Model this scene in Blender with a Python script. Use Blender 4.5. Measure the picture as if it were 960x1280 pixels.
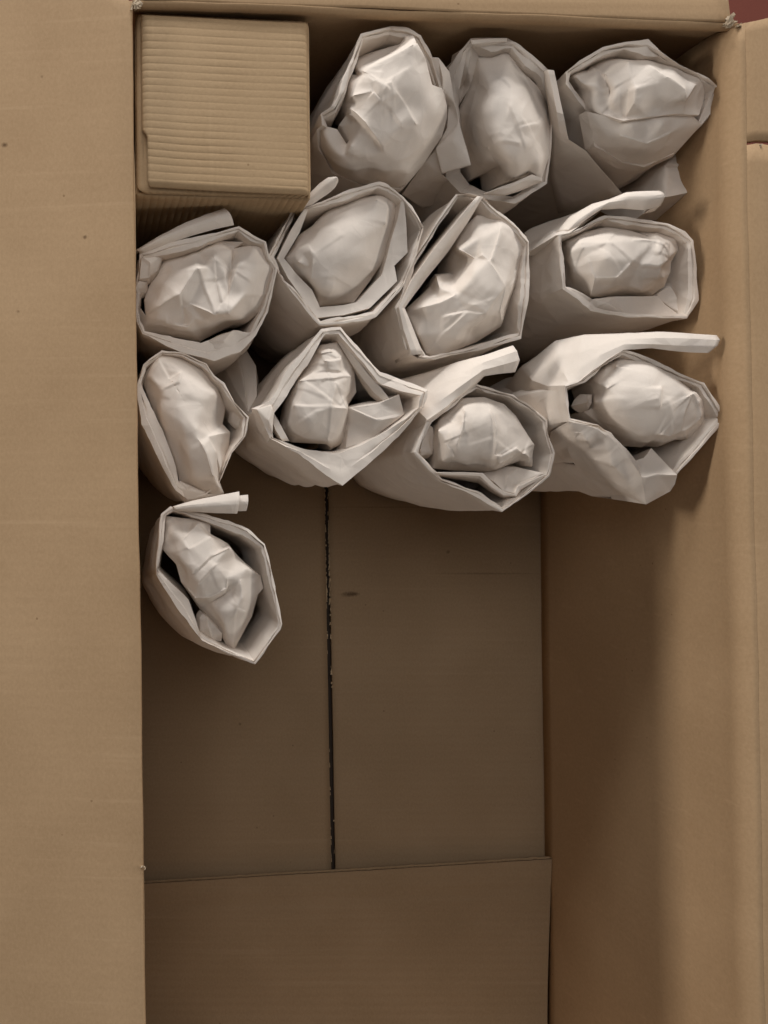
import bpy, bmesh, math, random
import numpy as np
from mathutils import Vector, noise as mnoise
from mathutils.geometry import delaunay_2d_cdt

for o in list(bpy.data.objects):
    bpy.data.objects.remove(o)
scene = bpy.context.scene
COL = scene.collection

# ------------------------------------------------------------------ camera
H = 0.74                 # lens height above the floor of the carton
F = 1050.0               # focal length in photograph pixels
NX, NY = 115.0, 640.0    # where the plumb line meets the picture
cam_d = bpy.data.cameras.new('camera')
cam = bpy.data.objects.new('camera', cam_d)
COL.objects.link(cam)
cam.location = (0, 0, H)
cam.rotation_euler = (0, 0, 0)
cam_d.sensor_width = 36.0
cam_d.lens = F / 1280.0 * 36.0
cam_d.shift_x = (480 - NX) / 1280.0
cam_d.shift_y = (NY - 640) / 1280.0
cam_d.clip_start = 0.01
cam_d.clip_end = 50
scene.camera = cam

# ------------------------------------------------------------------ light
w = bpy.data.worlds.new('World')
scene.world = w
w.use_nodes = True
w.node_tree.nodes['Background'].inputs[0].default_value = (0.95, 0.97, 1.0, 1)
w.node_tree.nodes['Background'].inputs[1].default_value = 0.075


def area(name, loc, target, sx, sy, power, col):
    d = bpy.data.lights.new(name, 'AREA')
    d.shape = 'RECTANGLE'
    d.size, d.size_y = sx, sy
    d.energy = power
    d.color = col
    o = bpy.data.objects.new(name, d)
    COL.objects.link(o)
    o.location = loc
    o.rotation_euler = (Vector(target) - Vector(loc)).to_track_quat('-Z', 'Y').to_euler()
    return o


# a window low to the left and a broad bright window beyond the top of the picture
area('window_light', (-2.30, 0.60, 0.66), (0.2, 0, 0.2), 0.8, 0.18, 26, (1.0, 0.97, 0.93))
area('far_window', (0.10, 2.20, 0.98), (0.2, 0.0, 0.2), 2.0, 0.34, 45, (0.96, 0.98, 1.0))
area('room_fill_near', (0.20, -2.50, 1.00), (0.2, 0.0, 0.2), 2.2, 0.3, 7, (1.0, 0.97, 0.93))
area('room_fill_side', (2.60, 0.30, 1.02), (0.2, 0.0, 0.2), 2.0, 0.3, 21, (1.0, 0.97, 0.93))
area('overhead_fill', (-0.20, 0.90, 2.40), (0.2, 0.0, 0.2), 1.8, 1.2, 16, (0.98, 0.98, 1.0))  # added overhead fill to soften the parcels, no known lamp there

scene.view_settings.view_transform = 'Standard'
scene.view_settings.look = 'None'
scene.view_settings.exposure = 0.0
scene.view_settings.gamma = 1.0
scene.view_settings.use_curve_mapping = False


# ------------------------------------------------------------------ materials
def new_mat(name):
    m = bpy.data.materials.new(name)
    m.use_nodes = True
    nt = m.node_tree
    return m, nt, nt.nodes, nt.links, nt.nodes['Principled BSDF']


def paper_mat(name, base, var=0.06):
    m, nt, N, L, P = new_mat(name)
    tc = N.new('ShaderNodeTexCoord')
    n1 = N.new('ShaderNodeTexNoise'); n1.inputs['Scale'].default_value = 26; n1.inputs['Detail'].default_value = 6
    n2 = N.new('ShaderNodeTexNoise'); n2.inputs['Scale'].default_value = 1500; n2.inputs['Detail'].default_value = 3
    L.new(tc.outputs['Object'], n1.inputs['Vector']); L.new(tc.outputs['Object'], n2.inputs['Vector'])
    r = N.new('ShaderNodeValToRGB')
    r.color_ramp.elements[0].position = 0.3; r.color_ramp.elements[1].position = 0.72
    r.color_ramp.elements[0].color = tuple(c * (1 - var) for c in base) + (1,)
    r.color_ramp.elements[1].color = tuple(min(1, c * (1 + var)) for c in base) + (1,)
    mx = N.new('ShaderNodeMix'); mx.data_type = 'FLOAT'
    mx.inputs[0].default_value = 0.35
    L.new(n1.outputs['Fac'], mx.inputs[2]); L.new(n2.outputs['Fac'], mx.inputs[3])
    L.new(mx.outputs[0], r.inputs['Fac'])
    oi = N.new('ShaderNodeObjectInfo')
    hv = N.new('ShaderNodeHueSaturation')
    vr = N.new('ShaderNodeMapRange'); vr.inputs[3].default_value = 0.94; vr.inputs[4].default_value = 1.05
    L.new(oi.outputs['Random'], vr.inputs[0]); L.new(vr.outputs[0], hv.inputs['Value'])
    L.new(r.outputs['Color'], hv.inputs['Color'])
    L.new(hv.outputs['Color'], P.inputs['Base Color'])
    P.inputs['Roughness'].default_value = 0.95
    P.inputs['Specular IOR Level'].default_value = 0.06
    b = N.new('ShaderNodeBump'); b.inputs['Strength'].default_value = 0.12; b.inputs['Distance'].default_value = 0.0006
    n3 = N.new('ShaderNodeTexNoise'); n3.inputs['Scale'].default_value = 140; n3.inputs['Detail'].default_value = 5
    L.new(tc.outputs['Object'], n3.inputs['Vector'])
    L.new(n3.outputs['Fac'], b.inputs['Height'])
    v = N.new('ShaderNodeTexVoronoi'); v.feature = 'DISTANCE_TO_EDGE'; v.inputs['Scale'].default_value = 52
    wv = N.new('ShaderNodeTexNoise'); wv.inputs['Scale'].default_value = 30; wv.inputs['Detail'].default_value = 3
    va = N.new('ShaderNodeVectorMath'); va.operation = 'MULTIPLY_ADD'; va.inputs[1].default_value = (0.02, 0.02, 0.02)
    L.new(tc.outputs['Object'], wv.inputs['Vector']); L.new(wv.outputs['Color'], va.inputs[0]); L.new(tc.outputs['Object'], va.inputs[2])
    L.new(va.outputs[0], v.inputs['Vector'])
    mr = N.new('ShaderNodeMapRange'); mr.inputs[2].default_value = 0.22; mr.inputs[3].default_value = 1.0; mr.inputs[4].default_value = 0.0
    L.new(v.outputs['Distance'], mr.inputs[0])
    mk = N.new('ShaderNodeMath'); mk.operation = 'MULTIPLY'
    L.new(mr.outputs[0], mk.inputs[0]); L.new(n1.outputs['Fac'], mk.inputs[1])
    b3 = N.new('ShaderNodeBump'); b3.inputs['Strength'].default_value = 0.5; b3.inputs['Distance'].default_value = 0.0010
    L.new(mk.outputs[0], b3.inputs['Height']); L.new(b.outputs['Normal'], b3.inputs['Normal'])
    L.new(b3.outputs['Normal'], P.inputs['Normal'])
    return m


def board_mat(name, base, axis=None, pitch=0.007, flute=0.25, spots=True, stains_scores=()):
    """kraft board: fibres, soft blotches, dark flecks, faint flute ripple along one axis"""
    m, nt, N, L, P = new_mat(name)
    tc = N.new('ShaderNodeTexCoord')
    big = N.new('ShaderNodeTexNoise'); big.inputs['Scale'].default_value = 14; big.inputs['Detail'].default_value = 5
    mp = N.new('ShaderNodeMapping')
    mp.inputs['Scale'].default_value = (420, 640, 420) if axis != 'Y' else (640, 420, 420)
    fib = N.new('ShaderNodeTexNoise'); fib.inputs['Scale'].default_value = 1; fib.inputs['Detail'].default_value = 7
    fib.inputs['Roughness'].default_value = 0.68
    L.new(tc.outputs['Object'], big.inputs['Vector']); L.new(tc.outputs['Object'], mp.inputs['Vector'])
    L.new(mp.outputs['Vector'], fib.inputs['Vector'])
    mx = N.new('ShaderNodeMix'); mx.data_type = 'FLOAT'; mx.inputs[0].default_value = 0.55
    L.new(big.outputs['Fac'], mx.inputs[2]); L.new(fib.outputs['Fac'], mx.inputs[3])
    r = N.new('ShaderNodeValToRGB')
    r.color_ramp.elements[0].position = 0.3; r.color_ramp.elements[1].position = 0.7
    r.color_ramp.elements[0].color = tuple(c * f for c, f in zip(base, (0.86, 0.84, 0.81))) + (1,)
    r.color_ramp.elements[1].color = tuple(c * f for c, f in zip(base, (1.12, 1.13, 1.15))) + (1,)
    L.new(mx.outputs[0], r.inputs['Fac'])
    col = r.outputs['Color']
    sm = N.new('ShaderNodeMapping'); sm.inputs['Scale'].default_value = (5, 210, 60) if axis == 'Y' else (210, 6, 60)
    sm.inputs['Rotation'].default_value = (0, 0, 0.12)
    sc = N.new('ShaderNodeTexNoise'); sc.inputs['Scale'].default_value = 1; sc.inputs['Detail'].default_value = 4
    L.new(tc.outputs['Object'], sm.inputs['Vector']); L.new(sm.outputs[0], sc.inputs['Vector'])
    sr = N.new('ShaderNodeMapRange'); sr.inputs[1].default_value = 0.60; sr.inputs[2].default_value = 0.76; sr.inputs[4].default_value = 0.22
    L.new(sc.outputs['Fac'], sr.inputs[0])
    sx_ = N.new('ShaderNodeMix'); sx_.data_type = 'RGBA'
    L.new(sr.outputs[0], sx_.inputs[0]); L.new(col, sx_.inputs[6])
    sx_.inputs[7].default_value = (base[0] * 1.35, base[1] * 1.4, base[2] * 1.5, 1)      # scuffed fibres
    col = sx_.outputs[2]
    if spots:
        v = N.new('ShaderNodeTexVoronoi'); v.inputs['Scale'].default_value = 62; v.inputs['Randomness'].default_value = 1
        L.new(tc.outputs['Object'], v.inputs['Vector'])
        t = N.new('ShaderNodeMath'); t.operation = 'LESS_THAN'; t.inputs[1].default_value = 0.045
        L.new(v.outputs['Distance'], t.inputs[0])
        sel = N.new('ShaderNodeSeparateColor'); L.new(v.outputs['Color'], sel.inputs[0])
        g = N.new('ShaderNodeMath'); g.operation = 'GREATER_THAN'; g.inputs[1].default_value = 0.8
        L.new(sel.outputs[0], g.inputs[0])
        a = N.new('ShaderNodeMath'); a.operation = 'MULTIPLY'
        L.new(t.outputs[0], a.inputs[0]); L.new(g.outputs[0], a.inputs[1])
        a2 = N.new('ShaderNodeMath'); a2.operation = 'MULTIPLY'; a2.inputs[1].default_value = 0.5
        L.new(a.outputs[0], a2.inputs[0])
        c = N.new('ShaderNodeMix'); c.data_type = 'RGBA'
        L.new(a2.outputs[0], c.inputs[0]); L.new(col, c.inputs[6])
        c.inputs[7].default_value = (base[0] * .35, base[1] * .28, base[2] * .22, 1)
        col = c.outputs[2]
    for (cx, cy, rx, ry, k) in stains_scores:  # real stains, plus long thin marks painting the shade of score lines
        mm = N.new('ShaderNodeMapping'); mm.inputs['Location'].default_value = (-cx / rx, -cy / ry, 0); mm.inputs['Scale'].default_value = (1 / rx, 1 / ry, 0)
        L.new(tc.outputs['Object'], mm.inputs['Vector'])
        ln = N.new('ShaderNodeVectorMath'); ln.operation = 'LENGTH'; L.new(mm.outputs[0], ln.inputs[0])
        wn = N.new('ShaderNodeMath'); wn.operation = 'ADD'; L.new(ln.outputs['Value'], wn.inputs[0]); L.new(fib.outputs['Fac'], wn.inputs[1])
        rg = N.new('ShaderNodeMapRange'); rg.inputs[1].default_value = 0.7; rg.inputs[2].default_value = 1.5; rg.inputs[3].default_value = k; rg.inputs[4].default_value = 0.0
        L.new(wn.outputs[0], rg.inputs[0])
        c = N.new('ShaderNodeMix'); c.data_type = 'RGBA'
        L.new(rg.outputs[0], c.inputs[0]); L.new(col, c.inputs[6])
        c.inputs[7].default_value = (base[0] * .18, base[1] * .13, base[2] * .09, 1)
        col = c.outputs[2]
    L.new(col, P.inputs['Base Color'])
    P.inputs['Roughness'].default_value = 0.8
    P.inputs['Specular IOR Level'].default_value = 0.2
    bmp = N.new('ShaderNodeBump'); bmp.inputs['Strength'].default_value = 0.18; bmp.inputs['Distance'].default_value = 0.0004
    L.new(fib.outputs['Fac'], bmp.inputs['Height'])
    nrm = bmp.outputs['Normal']
    if axis:
        sx = N.new('ShaderNodeSeparateXYZ'); L.new(tc.outputs['Object'], sx.inputs[0])
        ad = N.new('ShaderNodeMath'); ad.operation = 'MULTIPLY'; ad.inputs[1].default_value = 2 * math.pi / pitch
        L.new(sx.outputs[axis], ad.inputs[0])
        sn = N.new('ShaderNodeMath'); sn.operation = 'SINE'; L.new(ad.outputs[0], sn.inputs[0])
        ml = N.new('ShaderNodeMath'); ml.operation = 'MULTIPLY'
        L.new(sn.outputs[0], ml.inputs[0]); L.new(big.outputs['Fac'], ml.inputs[1])
        b2 = N.new('ShaderNodeBump'); b2.inputs['Strength'].default_value = flute; b2.inputs['Distance'].default_value = 0.0003
        L.new(ml.outputs[0], b2.inputs['Height']); L.new(nrm, b2.inputs['Normal'])
        nrm = b2.outputs['Normal']
    L.new(nrm, P.inputs['Normal'])
    return m


KRAFT = (0.412, 0.268, 0.147)
M_paper = paper_mat('packing_paper', (0.745, 0.65, 0.56))
def spot(px, py, z, rx, ry, k):
    s = (H - z) / F
    return ((px - NX) * s - 0.21, (NY - py) * s + 0.10, rx * s, ry * s, k)


M_board = board_mat('kraft_board', KRAFT, 'Y', 0.0075, 0.06, True, [spot(4, 176, .22, 5, 4, .8), spot(106, 296, .22, 3, 3.5, .7), spot(52, 92, .22, 2.5, 2.5, .4), spot(22, 387, .22, 2.5, 2.5, .45)])
M_boardx = board_mat('kraft_board_side', KRAFT, 'Y', 0.0075)
M_floor = board_mat('kraft_board_shaded', (0.31, 0.212, 0.123), 'Y', 0.0075, 0.25, True, [spot(437, 743, 0, 13, 4, .7), spot(443, 742, 0, 7, 3, .5), spot(610, 717, 0, 75, 1.6, .3), spot(520, 634, 0, 150, 1.6, .22), spot(560, 690, 0, 3, 3, .5), spot(300, 905, 0, 2.5, 2.5, .5)])  # darker than the walls: shade of the deep carton put into the base colour
M_pad = board_mat('kraft_pad', (0.40, 0.27, 0.15), None)
M_edge = board_mat('kraft_cut_edge', (0.46, 0.33, 0.20), 'X', 0.006, 0.9, False)
M_torn = board_mat('torn_liner', (0.46, 0.36, 0.25), None, spots=False)
M_tape = board_mat('tape_dark', (0.05, 0.035, 0.025), None, spots=False)
M_ground = board_mat('red_brown_floor', (0.15, 0.04, 0.026), None, spots=False)


# ------------------------------------------------------------------ helpers
def W(px, py, z):
    """photograph pixel at height z (metres above the carton floor) -> place in the scene"""
    s = (H - z) / F
    return np.array(((px - NX) * s, (NY - py) * s, z))


def empty(name, loc, label=None, cat=None, group=None):
    o = bpy.data.objects.new(name, None)
    COL.objects.link(o)
    o.location = loc
    o.empty_display_size = 0.02
    if label: o['label'] = label
    if cat: o['category'] = cat
    if group: o['group'] = group
    return o


def mesh_obj(name, verts, faces, mat, parent=None, smooth=True, angle=28, solid=0.0, offset=0.0):
    me = bpy.data.meshes.new(name)
    base = np.array(parent.matrix_world.translation if parent is None else PLOC.get(parent.name, (0, 0, 0))) if parent else np.zeros(3)
    me.from_pydata([tuple(np.array(v) - base) for v in verts], [], [tuple(f) for f in faces])
    me.validate()
    me.update()
    if smooth:
        me.polygons.foreach_set('use_smooth', [True] * len(me.polygons))
        me.set_sharp_from_angle(angle=math.radians(angle))
    me.materials.append(mat)
    o = bpy.data.objects.new(name, me)
    COL.objects.link(o)
    if parent:
        o.parent = parent
    if solid:
        md = o.modifiers.new('thickness', 'SOLIDIFY')
        md.thickness = solid
        md.offset = offset
    return o


PLOC = {}


def root(name, loc, *a, **k):
    o = empty(name, loc, *a, **k)
    PLOC[o.name] = np.array(loc)
    return o


def tri(x):
    """soft triangle wave, -1..1"""
    t = np.abs((x % 1.0) * 2 - 1) * 2 - 1
    return t / np.sqrt(0.55 + 0.45 * t * t)


def crumple(P, seed, scale=26.0, octaves=4):
    """folds along random directions: flat facets meeting at creases"""
    rng = np.random.RandomState(seed)
    out = np.zeros(len(P))
    amp, f = 1.0, scale
    for o in range(octaves):
        for k in range(2):
            d = rng.normal(size=3); d /= np.linalg.norm(d)
            d2 = rng.normal(size=3); d2 /= np.linalg.norm(d2)
            warp = 0.35 * np.sin(P @ d2 * f * 2.1 + rng.rand() * 6)
            mask = 0.5 + 0.5 * np.sin(P @ d2 * f * 1.3 + rng.rand() * 6)
            out += amp * tri(P @ d * f + rng.rand() + warp * 0.4) * (0.35 + 0.65 * mask)
        f *= 1.75
        amp *= 0.52
    return out / 2.6


def grid_normals(G, closed):
    du = np.roll(G, -1, 1) - np.roll(G, 1, 1) if closed else np.gradient(G, axis=1)
    dv = np.gradient(G, axis=0)
    n = np.cross(du, dv)
    l = np.linalg.norm(n, axis=2, keepdims=True)
    return n / np.maximum(l, 1e-9)


def up_u(G, k, closed):
    R, N, _ = G.shape
    A = np.concatenate([G, G[:, :1]], 1) if closed else G
    out = []
    for i in range(A.shape[1] - 1):
        for j in range(k):
            t = j / k
            out.append(A[:, i] * (1 - t) + A[:, i + 1] * t)
    if not closed:
        out.append(A[:, -1])
    return np.stack(out, 1)


def grid_mesh(rows, name, mat, parent, closed=False, su=5, sv=4, amp=0.0007, amps=None, seed=1, scale=22,
              round_rows=None, solid=0.0005, flip=False, angle=30, jit=None):
    """rows: list of equally long polylines in scene units -> folded sheet"""
    G = np.array(rows, float)
    G = up_u(G, su, closed)
    R = G.shape[0]
    if round_rows is not None:                     # corners soften away from the rim
        for r in range(R):
            for it in range(round_rows[r]):
                if closed:
                    G[r] = 0.5 * G[r] + 0.25 * (np.roll(G[r], 1, 0) + np.roll(G[r], -1, 0))
                else:
                    G[r, 1:-1] = 0.5 * G[r, 1:-1] + 0.25 * (G[r, :-2] + G[r, 2:])
    if jit is not None:                            # uneven edge: a hand-torn, hand-folded rim
        c = G[:, :, :2].mean((0, 1))
        for r in range(R):
            if jit[r]:
                for i in range(G.shape[1]):
                    p = G[r, i]
                    h = mnoise.noise(Vector((p[0] * 70 + seed, p[1] * 70 + r * .6, seed))) + 0.6 * mnoise.noise(Vector((p[0] * 190, p[1] * 190 + r, seed)))
                    d = p[:2] - c; d /= np.linalg.norm(d)
                    G[r, i, :2] += d * h * jit[r]
                    G[r, i, 2] += jit[r] * mnoise.noise(Vector((p[0] * 60, p[1] * 60 + 9, seed)))
    A = np.array(amps if amps is not None else [amp] * R, float)
    Gt = np.transpose(G, (1, 0, 2))
    svl = sv if isinstance(sv, (list, tuple)) else [sv] * (R - 1)
    out, aa = [], []
    for i in range(R - 1):
        for j in range(svl[i]):
            t = j / svl[i]
            out.append(G[i] * (1 - t) + G[i + 1] * t); aa.append(A[i] * (1 - t) + A[i + 1] * t)
    out.append(G[-1]); aa.append(A[-1])
    G = np.array(out); aa = np.array(aa)
    n = grid_normals(G, closed)
    P = G.reshape(-1, 3)
    c = crumple(P, seed, scale).reshape(G.shape[:2])
    G = G + n * (c * aa[:, None])[..., None]
    Rr, Nn = G.shape[:2]
    faces = []
    for r in range(Rr - 1):
        for i in range(Nn if closed else Nn - 1):
            j = (i + 1) % Nn
            a, b, c_, d = r * Nn + i, r * Nn + j, (r + 1) * Nn + j, (r + 1) * Nn + i
            faces.append((a, d, c_, b) if flip else (a, b, c_, d))
    return mesh_obj(name, G.reshape(-1, 3), faces, mat, parent, True, angle, solid)


def subdiv_tris(V, T, marks):
    """1 -> 4 split; marks: dict edge -> kind (1 outline, 2 crease)"""
    V = list(V); mid = {}; nm = {}
    def m(a, b):
        k = (min(a, b), max(a, b))
        if k not in mid:
            mid[k] = len(V); V.append((V[a] + V[b]) / 2)
            if k in marks:
                for q in (a, b):
                    nm[(min(q, mid[k]), max(q, mid[k]))] = marks[k]
        return mid[k]
    T2 = []
    for a, b, c in T:
        ab, bc, ca = m(a, b), m(b, c), m(c, a)
        T2 += [(a, ab, ca), (ab, b, bc), (ca, bc, c), (ab, bc, ca)]
    return V, T2, nm


def patch(B, name, outline, pts=(), creases=(), parent=None, skirt=0.025, amp=0.0006, seed=1, scale=30, levels=4,
          smooth=10, sm_k=2.5, pleat=0.0016, pleats=0, mat=None, spread=0.25, keep=0.02, solid=0.0, angle=42, drop_in=0.0):
    """outline and pts in picture coordinates of crop B with heights in cm; creases join listed (u, v) places"""
    if name == 'crumpled_paper':                   # soft packing: the bulge is shallow
        zm = max(p[2] for p in list(outline) + list(pts))
        outline = [(p[0], p[1], zm - (zm - p[2]) * 0.92) for p in outline]
        pts = [(p[0], p[1], zm - (zm - p[2]) * 0.70) for p in pts]
        outline = [(p[0], p[1], p[2] - 0.45) for p in outline]; pts = [(p[0], p[1], p[2] - 0.25) for p in pts]
    allp = [tuple(p) for p in outline] + [tuple(p) for p in pts]
    n0 = len(outline)
    key = {(p[0], p[1]): i for i, p in enumerate(allp)}
    edges = [(i, (i + 1) % n0) for i in range(n0)]
    cr = set()
    for line in creases:
        ids = []
        for q in line:
            if q in key: ids.append(key[q])
            else:
                d = [(abs(p[0] - q[0]) + abs(p[1] - q[1]), i) for i, p in enumerate(allp)]
                ids.append(min(d)[1])
        for a, b in zip(ids[:-1], ids[1:]):
            if a != b:
                edges.append((a, b)); cr.add((min(a, b), max(a, b)))
    v2 = [Vector((p[0], -p[1])) for p in allp]
    r = delaunay_2d_cdt(v2, edges, [list(range(n0))], 1, 1e-4)
    ov, oe, of, orig_v, orig_e = r[0], r[1], r[2], r[3], r[4]
    Z = []
    for i, v in enumerate(ov):
        if orig_v[i]:
            Z.append(allp[orig_v[i][0]][2])
        else:
            d = np.array([(v.x - p[0]) ** 2 + (-v.y - p[1]) ** 2 + 1 for p in allp]); wgt = 1 / d ** 1.5
            Z.append(float((wgt * np.array([p[2] for p in allp])).sum() / wgt.sum()))
    V = [W(B[0] + v.x / 4, B[1] - v.y / 4, (z + B[2]) / 100) for v, z in zip(ov, Z)]
    T = []
    for f in of:
        for k in range(1, len(f) - 1):
            T.append((f[0], f[k], f[k + 1]))
    marks = {}
    for e, src in zip(oe, orig_e):
        k = (min(e), max(e))
        for s in src:
            if s < n0: marks[k] = 1
            elif s < len(edges) and k not in marks: marks[k] = 2
    pw = lambda q: V[min((abs(v.x - q[0]) + abs(v.y + q[1]), i) for i, v in enumerate(ov))[1]]
    crW = [[pw(q) for q in line] for line in creases]
    for _ in range(levels):
        V, T, marks = subdiv_tris(V, T, marks)
    V = np.array(V); T = np.array(T)
    nv = len(V)
    # neighbours
    E = np.concatenate([T[:, [0, 1]], T[:, [1, 2]], T[:, [2, 0]]]); E = np.unique(np.sort(E, 1), axis=0)
    deg = np.bincount(E.ravel(), minlength=nv).astype(float)
    onout = np.zeros(nv, bool); oncr = np.zeros(nv, bool)
    cE = []
    for k, t in marks.items():
        if t == 1: onout[list(k)] = True
        else: oncr[list(k)] = True; cE.append(k)
    cE = np.array(cE).reshape(-1, 2)
    cdeg = np.bincount(cE.ravel(), minlength=nv).astype(float) if len(cE) else np.zeros(nv)
    amp = amp * 1.5
    for it in range(int(smooth * sm_k)):
        S = np.stack([np.bincount(E[:, 0], V[E[:, 1], k], nv) + np.bincount(E[:, 1], V[E[:, 0], k], nv) for k in range(3)], 1)
        avg = S / deg[:, None]
        wt = np.where(onout, 0.0, np.where(oncr, keep, 0.6))[:, None]
        Vn = V + (avg - V) * wt
        V = Vn
    # overlapping pleats: one side of a crease stands a little proud of the other
    rng = np.random.RandomState(seed + 500)
    ic = np.flatnonzero(~onout)
    ext = []
    for _ in range(pleats + 3 if pleats else 0):
        p0 = V[rng.choice(ic)]; a0 = rng.uniform(0, 6.283); l0 = rng.uniform(0.008, 0.030)
        p1 = p0 + np.array((math.cos(a0), math.sin(a0), 0)) * l0
        p2 = p1 + np.array((math.cos(a0 + .5 * rng.normal()), math.sin(a0 + .5 * rng.normal()), 0)) * l0 * .7
        ext.append([p0, p1, p2])
    for li, line in enumerate(crW + ext):
        soft = li >= len(crW)
        side = rng.choice((-1, 1)); st = pleat * rng.uniform(0.5, 1.2); lam = rng.uniform(0.004, 0.010)
        best = np.full(nv, 9.0); sg = np.zeros(nv); tt = np.zeros(nv)
        nseg = len(line) - 1
        for q in range(nseg):
            a_, b_ = line[q][:2], line[q + 1][:2]
            ab = b_ - a_; L2 = ab @ ab
            t = np.clip(((V[:, :2] - a_) @ ab) / L2, 0, 1)
            pr = a_ + t[:, None] * ab
            d = np.linalg.norm(V[:, :2] - pr, axis=1)
            cz = ab[0] * (V[:, 1] - a_[1]) - ab[1] * (V[:, 0] - a_[0])
            m = d < best
            best[m] = d[m]; sg[m] = np.sign(cz[m]); tt[m] = (q + t[m]) / nseg
        taper = np.clip(tt * (1 - tt) * 9, 0.0, 1)
        up = np.where((sg == side) & (best > 2e-4), np.exp(-best / lam), np.where(best <= 2e-4, 0.45, 0.0)) * taper * st
        x = np.clip(side * sg * best / (0.0011 if soft else 0.0010) * .5 + .5, 0, 1); x = x * x * (3 - 2 * x)
        up = x * np.exp(-best / lam) * taper * st * (0.55 if soft else 1.0)
        up[onout] *= 0.2
        V[:, 2] += up
    # normals and folds
    nrm = np.zeros_like(V)
    fn = np.cross(V[T[:, 1]] - V[T[:, 0]], V[T[:, 2]] - V[T[:, 0]])
    if fn[:, 2].sum() < 0:
        T = T[:, ::-1]; fn = -fn
    for k in range(3): np.add.at(nrm, T[:, k], fn)
    nrm /= np.maximum(np.linalg.norm(nrm, axis=1, keepdims=True), 1e-9)
    a = np.where(onout, 0.3, 1.0)
    V = V + nrm * (crumple(V, seed, scale) * amp * a)[:, None]
    faces = [tuple(t) for t in T]
    V = list(V)
    if skirt:
        nxt = {}
        cnt = {}
        for t in T:
            for x, y in ((t[0], t[1]), (t[1], t[2]), (t[2], t[0])):
                cnt[(x, y)] = 1
        for (x, y) in cnt:
            if (y, x) not in cnt: nxt[x] = y
        c = np.mean(np.array(V), 0)
        low = {}
        for x in nxt:
            p = V[x]; d = p - c; d[2] = 0; d = d / max(np.linalg.norm(d), 1e-6)
            q = p + d * skirt * (-0.12 if name == 'crumpled_paper' else spread); q[2] = p[2] - skirt
            low[x] = len(V); V.append(q)
        for x, y in nxt.items():
            if y in low and x in low:
                faces.append((x, low[x], low[y], y))
    return mesh_obj(name, V, faces, mat or M_paper, parent, True, angle, solid)


def tube(B, rim, lip, parent, lean=(0, 0), base_r=0.038, seed=1, inner_drop=6.0, inset=0.006, bulge=0.004, amp=0.0018,
         closed=True, lip_dz=0.0, name='outer_wrap', rim_amp=0.0006):
    """paper sleeve standing on the carton floor: outside wall, folded rim, inside wall"""
    R = np.array([W(B[0] + u / 4, B[1] + v / 4, (z + B[2]) / 100) for u, v, z in rim])
    lz = [r[2] for r in rim]
    if isinstance(lip, (int, float)):
        c2 = np.mean(R[:, :2], 0)
        Lp = []
        for i in range(len(R)):
            t = R[(i + 1) % len(R)] - R[i - 1]
            nn = np.array((-t[1], t[0])); nn /= max(np.linalg.norm(nn), 1e-6)
            if nn @ (c2 - R[i, :2]) < 0: nn = -nn
            q = R[i].copy(); q[:2] += nn * lip / 4 * 0.00052
            q[2] += lip_dz / 100
            Lp.append(q)
        Lp = np.array(Lp)
    else:
        Lp = np.array([W(B[0] + p[0] / 4, B[1] + p[1] / 4, (B[2] + (p[2] if len(p) > 2 else z + lip_dz)) / 100) for p, z in zip(lip, lz)])
    c = np.mean(R[:, :2], 0)
    D = R[:, :2] - c
    ang = np.arctan2(D[:, 1], D[:, 0])
    rad = np.linalg.norm(D, axis=1)
    bc = c + np.array(lean)
    rows, amps, rr, svs = [], [], [], []
    for t in (0.0, 0.3, 0.55, 0.78, 0.93):
        k = t ** 0.8
        cc = bc + (c - bc) * t
        rr_ = base_r * 0.55 + rad * 0.45
        q = np.zeros_like(R)
        rd = rr_ * (1 - k) + rad * k + bulge * math.sin(math.pi * min(1, t * 1.02)) * (1 if t < .9 else .4)
        q[:, 0] = cc[0] + np.cos(ang) * rd; q[:, 1] = cc[1] + np.sin(ang) * rd
        q[:, 2] = 0.003 + (R[:, 2] - 0.003) * t
        rows.append(q); amps.append(amp * (1 if t < .9 else .5)); rr.append(int(7 * (1 - t) + 1)); svs.append(5)
    up = R.copy()
    rows.append(R); amps.append(rim_amp); rr.append(0); svs[-1] = 3
    wd = np.linalg.norm(Lp[:, :2] - R[:, :2], axis=1)          # narrow rims show two layers with a slit between them
    gz = np.clip((0.0052 - wd) / 0.002, 0, 1) * np.array([0.5 + 0.5 * math.sin(i * 2.3 + seed) for i in range(len(R))]) ** 0.6 * 0.004
    a1 = R + (Lp - R) * 0.38; a1[:, 2] += 0.0007
    g1 = R + (Lp - R) * 0.47; g1[:, 2] -= gz
    a2 = R + (Lp - R) * 0.58; a2[:, 2] += 0.0002 - gz * 0.25
    svs += [2, 1, 1]; rows += [a1, g1, a2]; amps += [rim_amp, 0.0001, rim_amp]; rr += [0, 0, 0]
    svs.append(2); rows.append(Lp); amps.append(rim_amp); rr.append(0)
    i1 = Lp.copy(); dd = c - Lp[:, :2]; dl = np.linalg.norm(dd, axis=1, keepdims=True)
    i1[:, :2] += dd / dl * inset * 0.25; i1[:, 2] -= 0.012
    svs.append(3); rows.append(i1); amps.append(amp * .6); rr.append(1)
    i2 = Lp.copy(); i2[:, :2] += dd / dl * inset; i2[:, 2] -= inner_drop / 100
    svs.append(4); rows.append(i2); amps.append(amp); rr.append(2)
    jt = [0, 0, 0, 0.0004, 0.0006, 0.0008, 0.0009, 0.0009, 0.0009, 0.0013, 0.0008, 0]
    return grid_mesh(rows, name, M_paper, parent, closed, 6, svs, amps=amps, seed=seed, round_rows=rr, solid=0.0004, angle=24, jit=jt)


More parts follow.
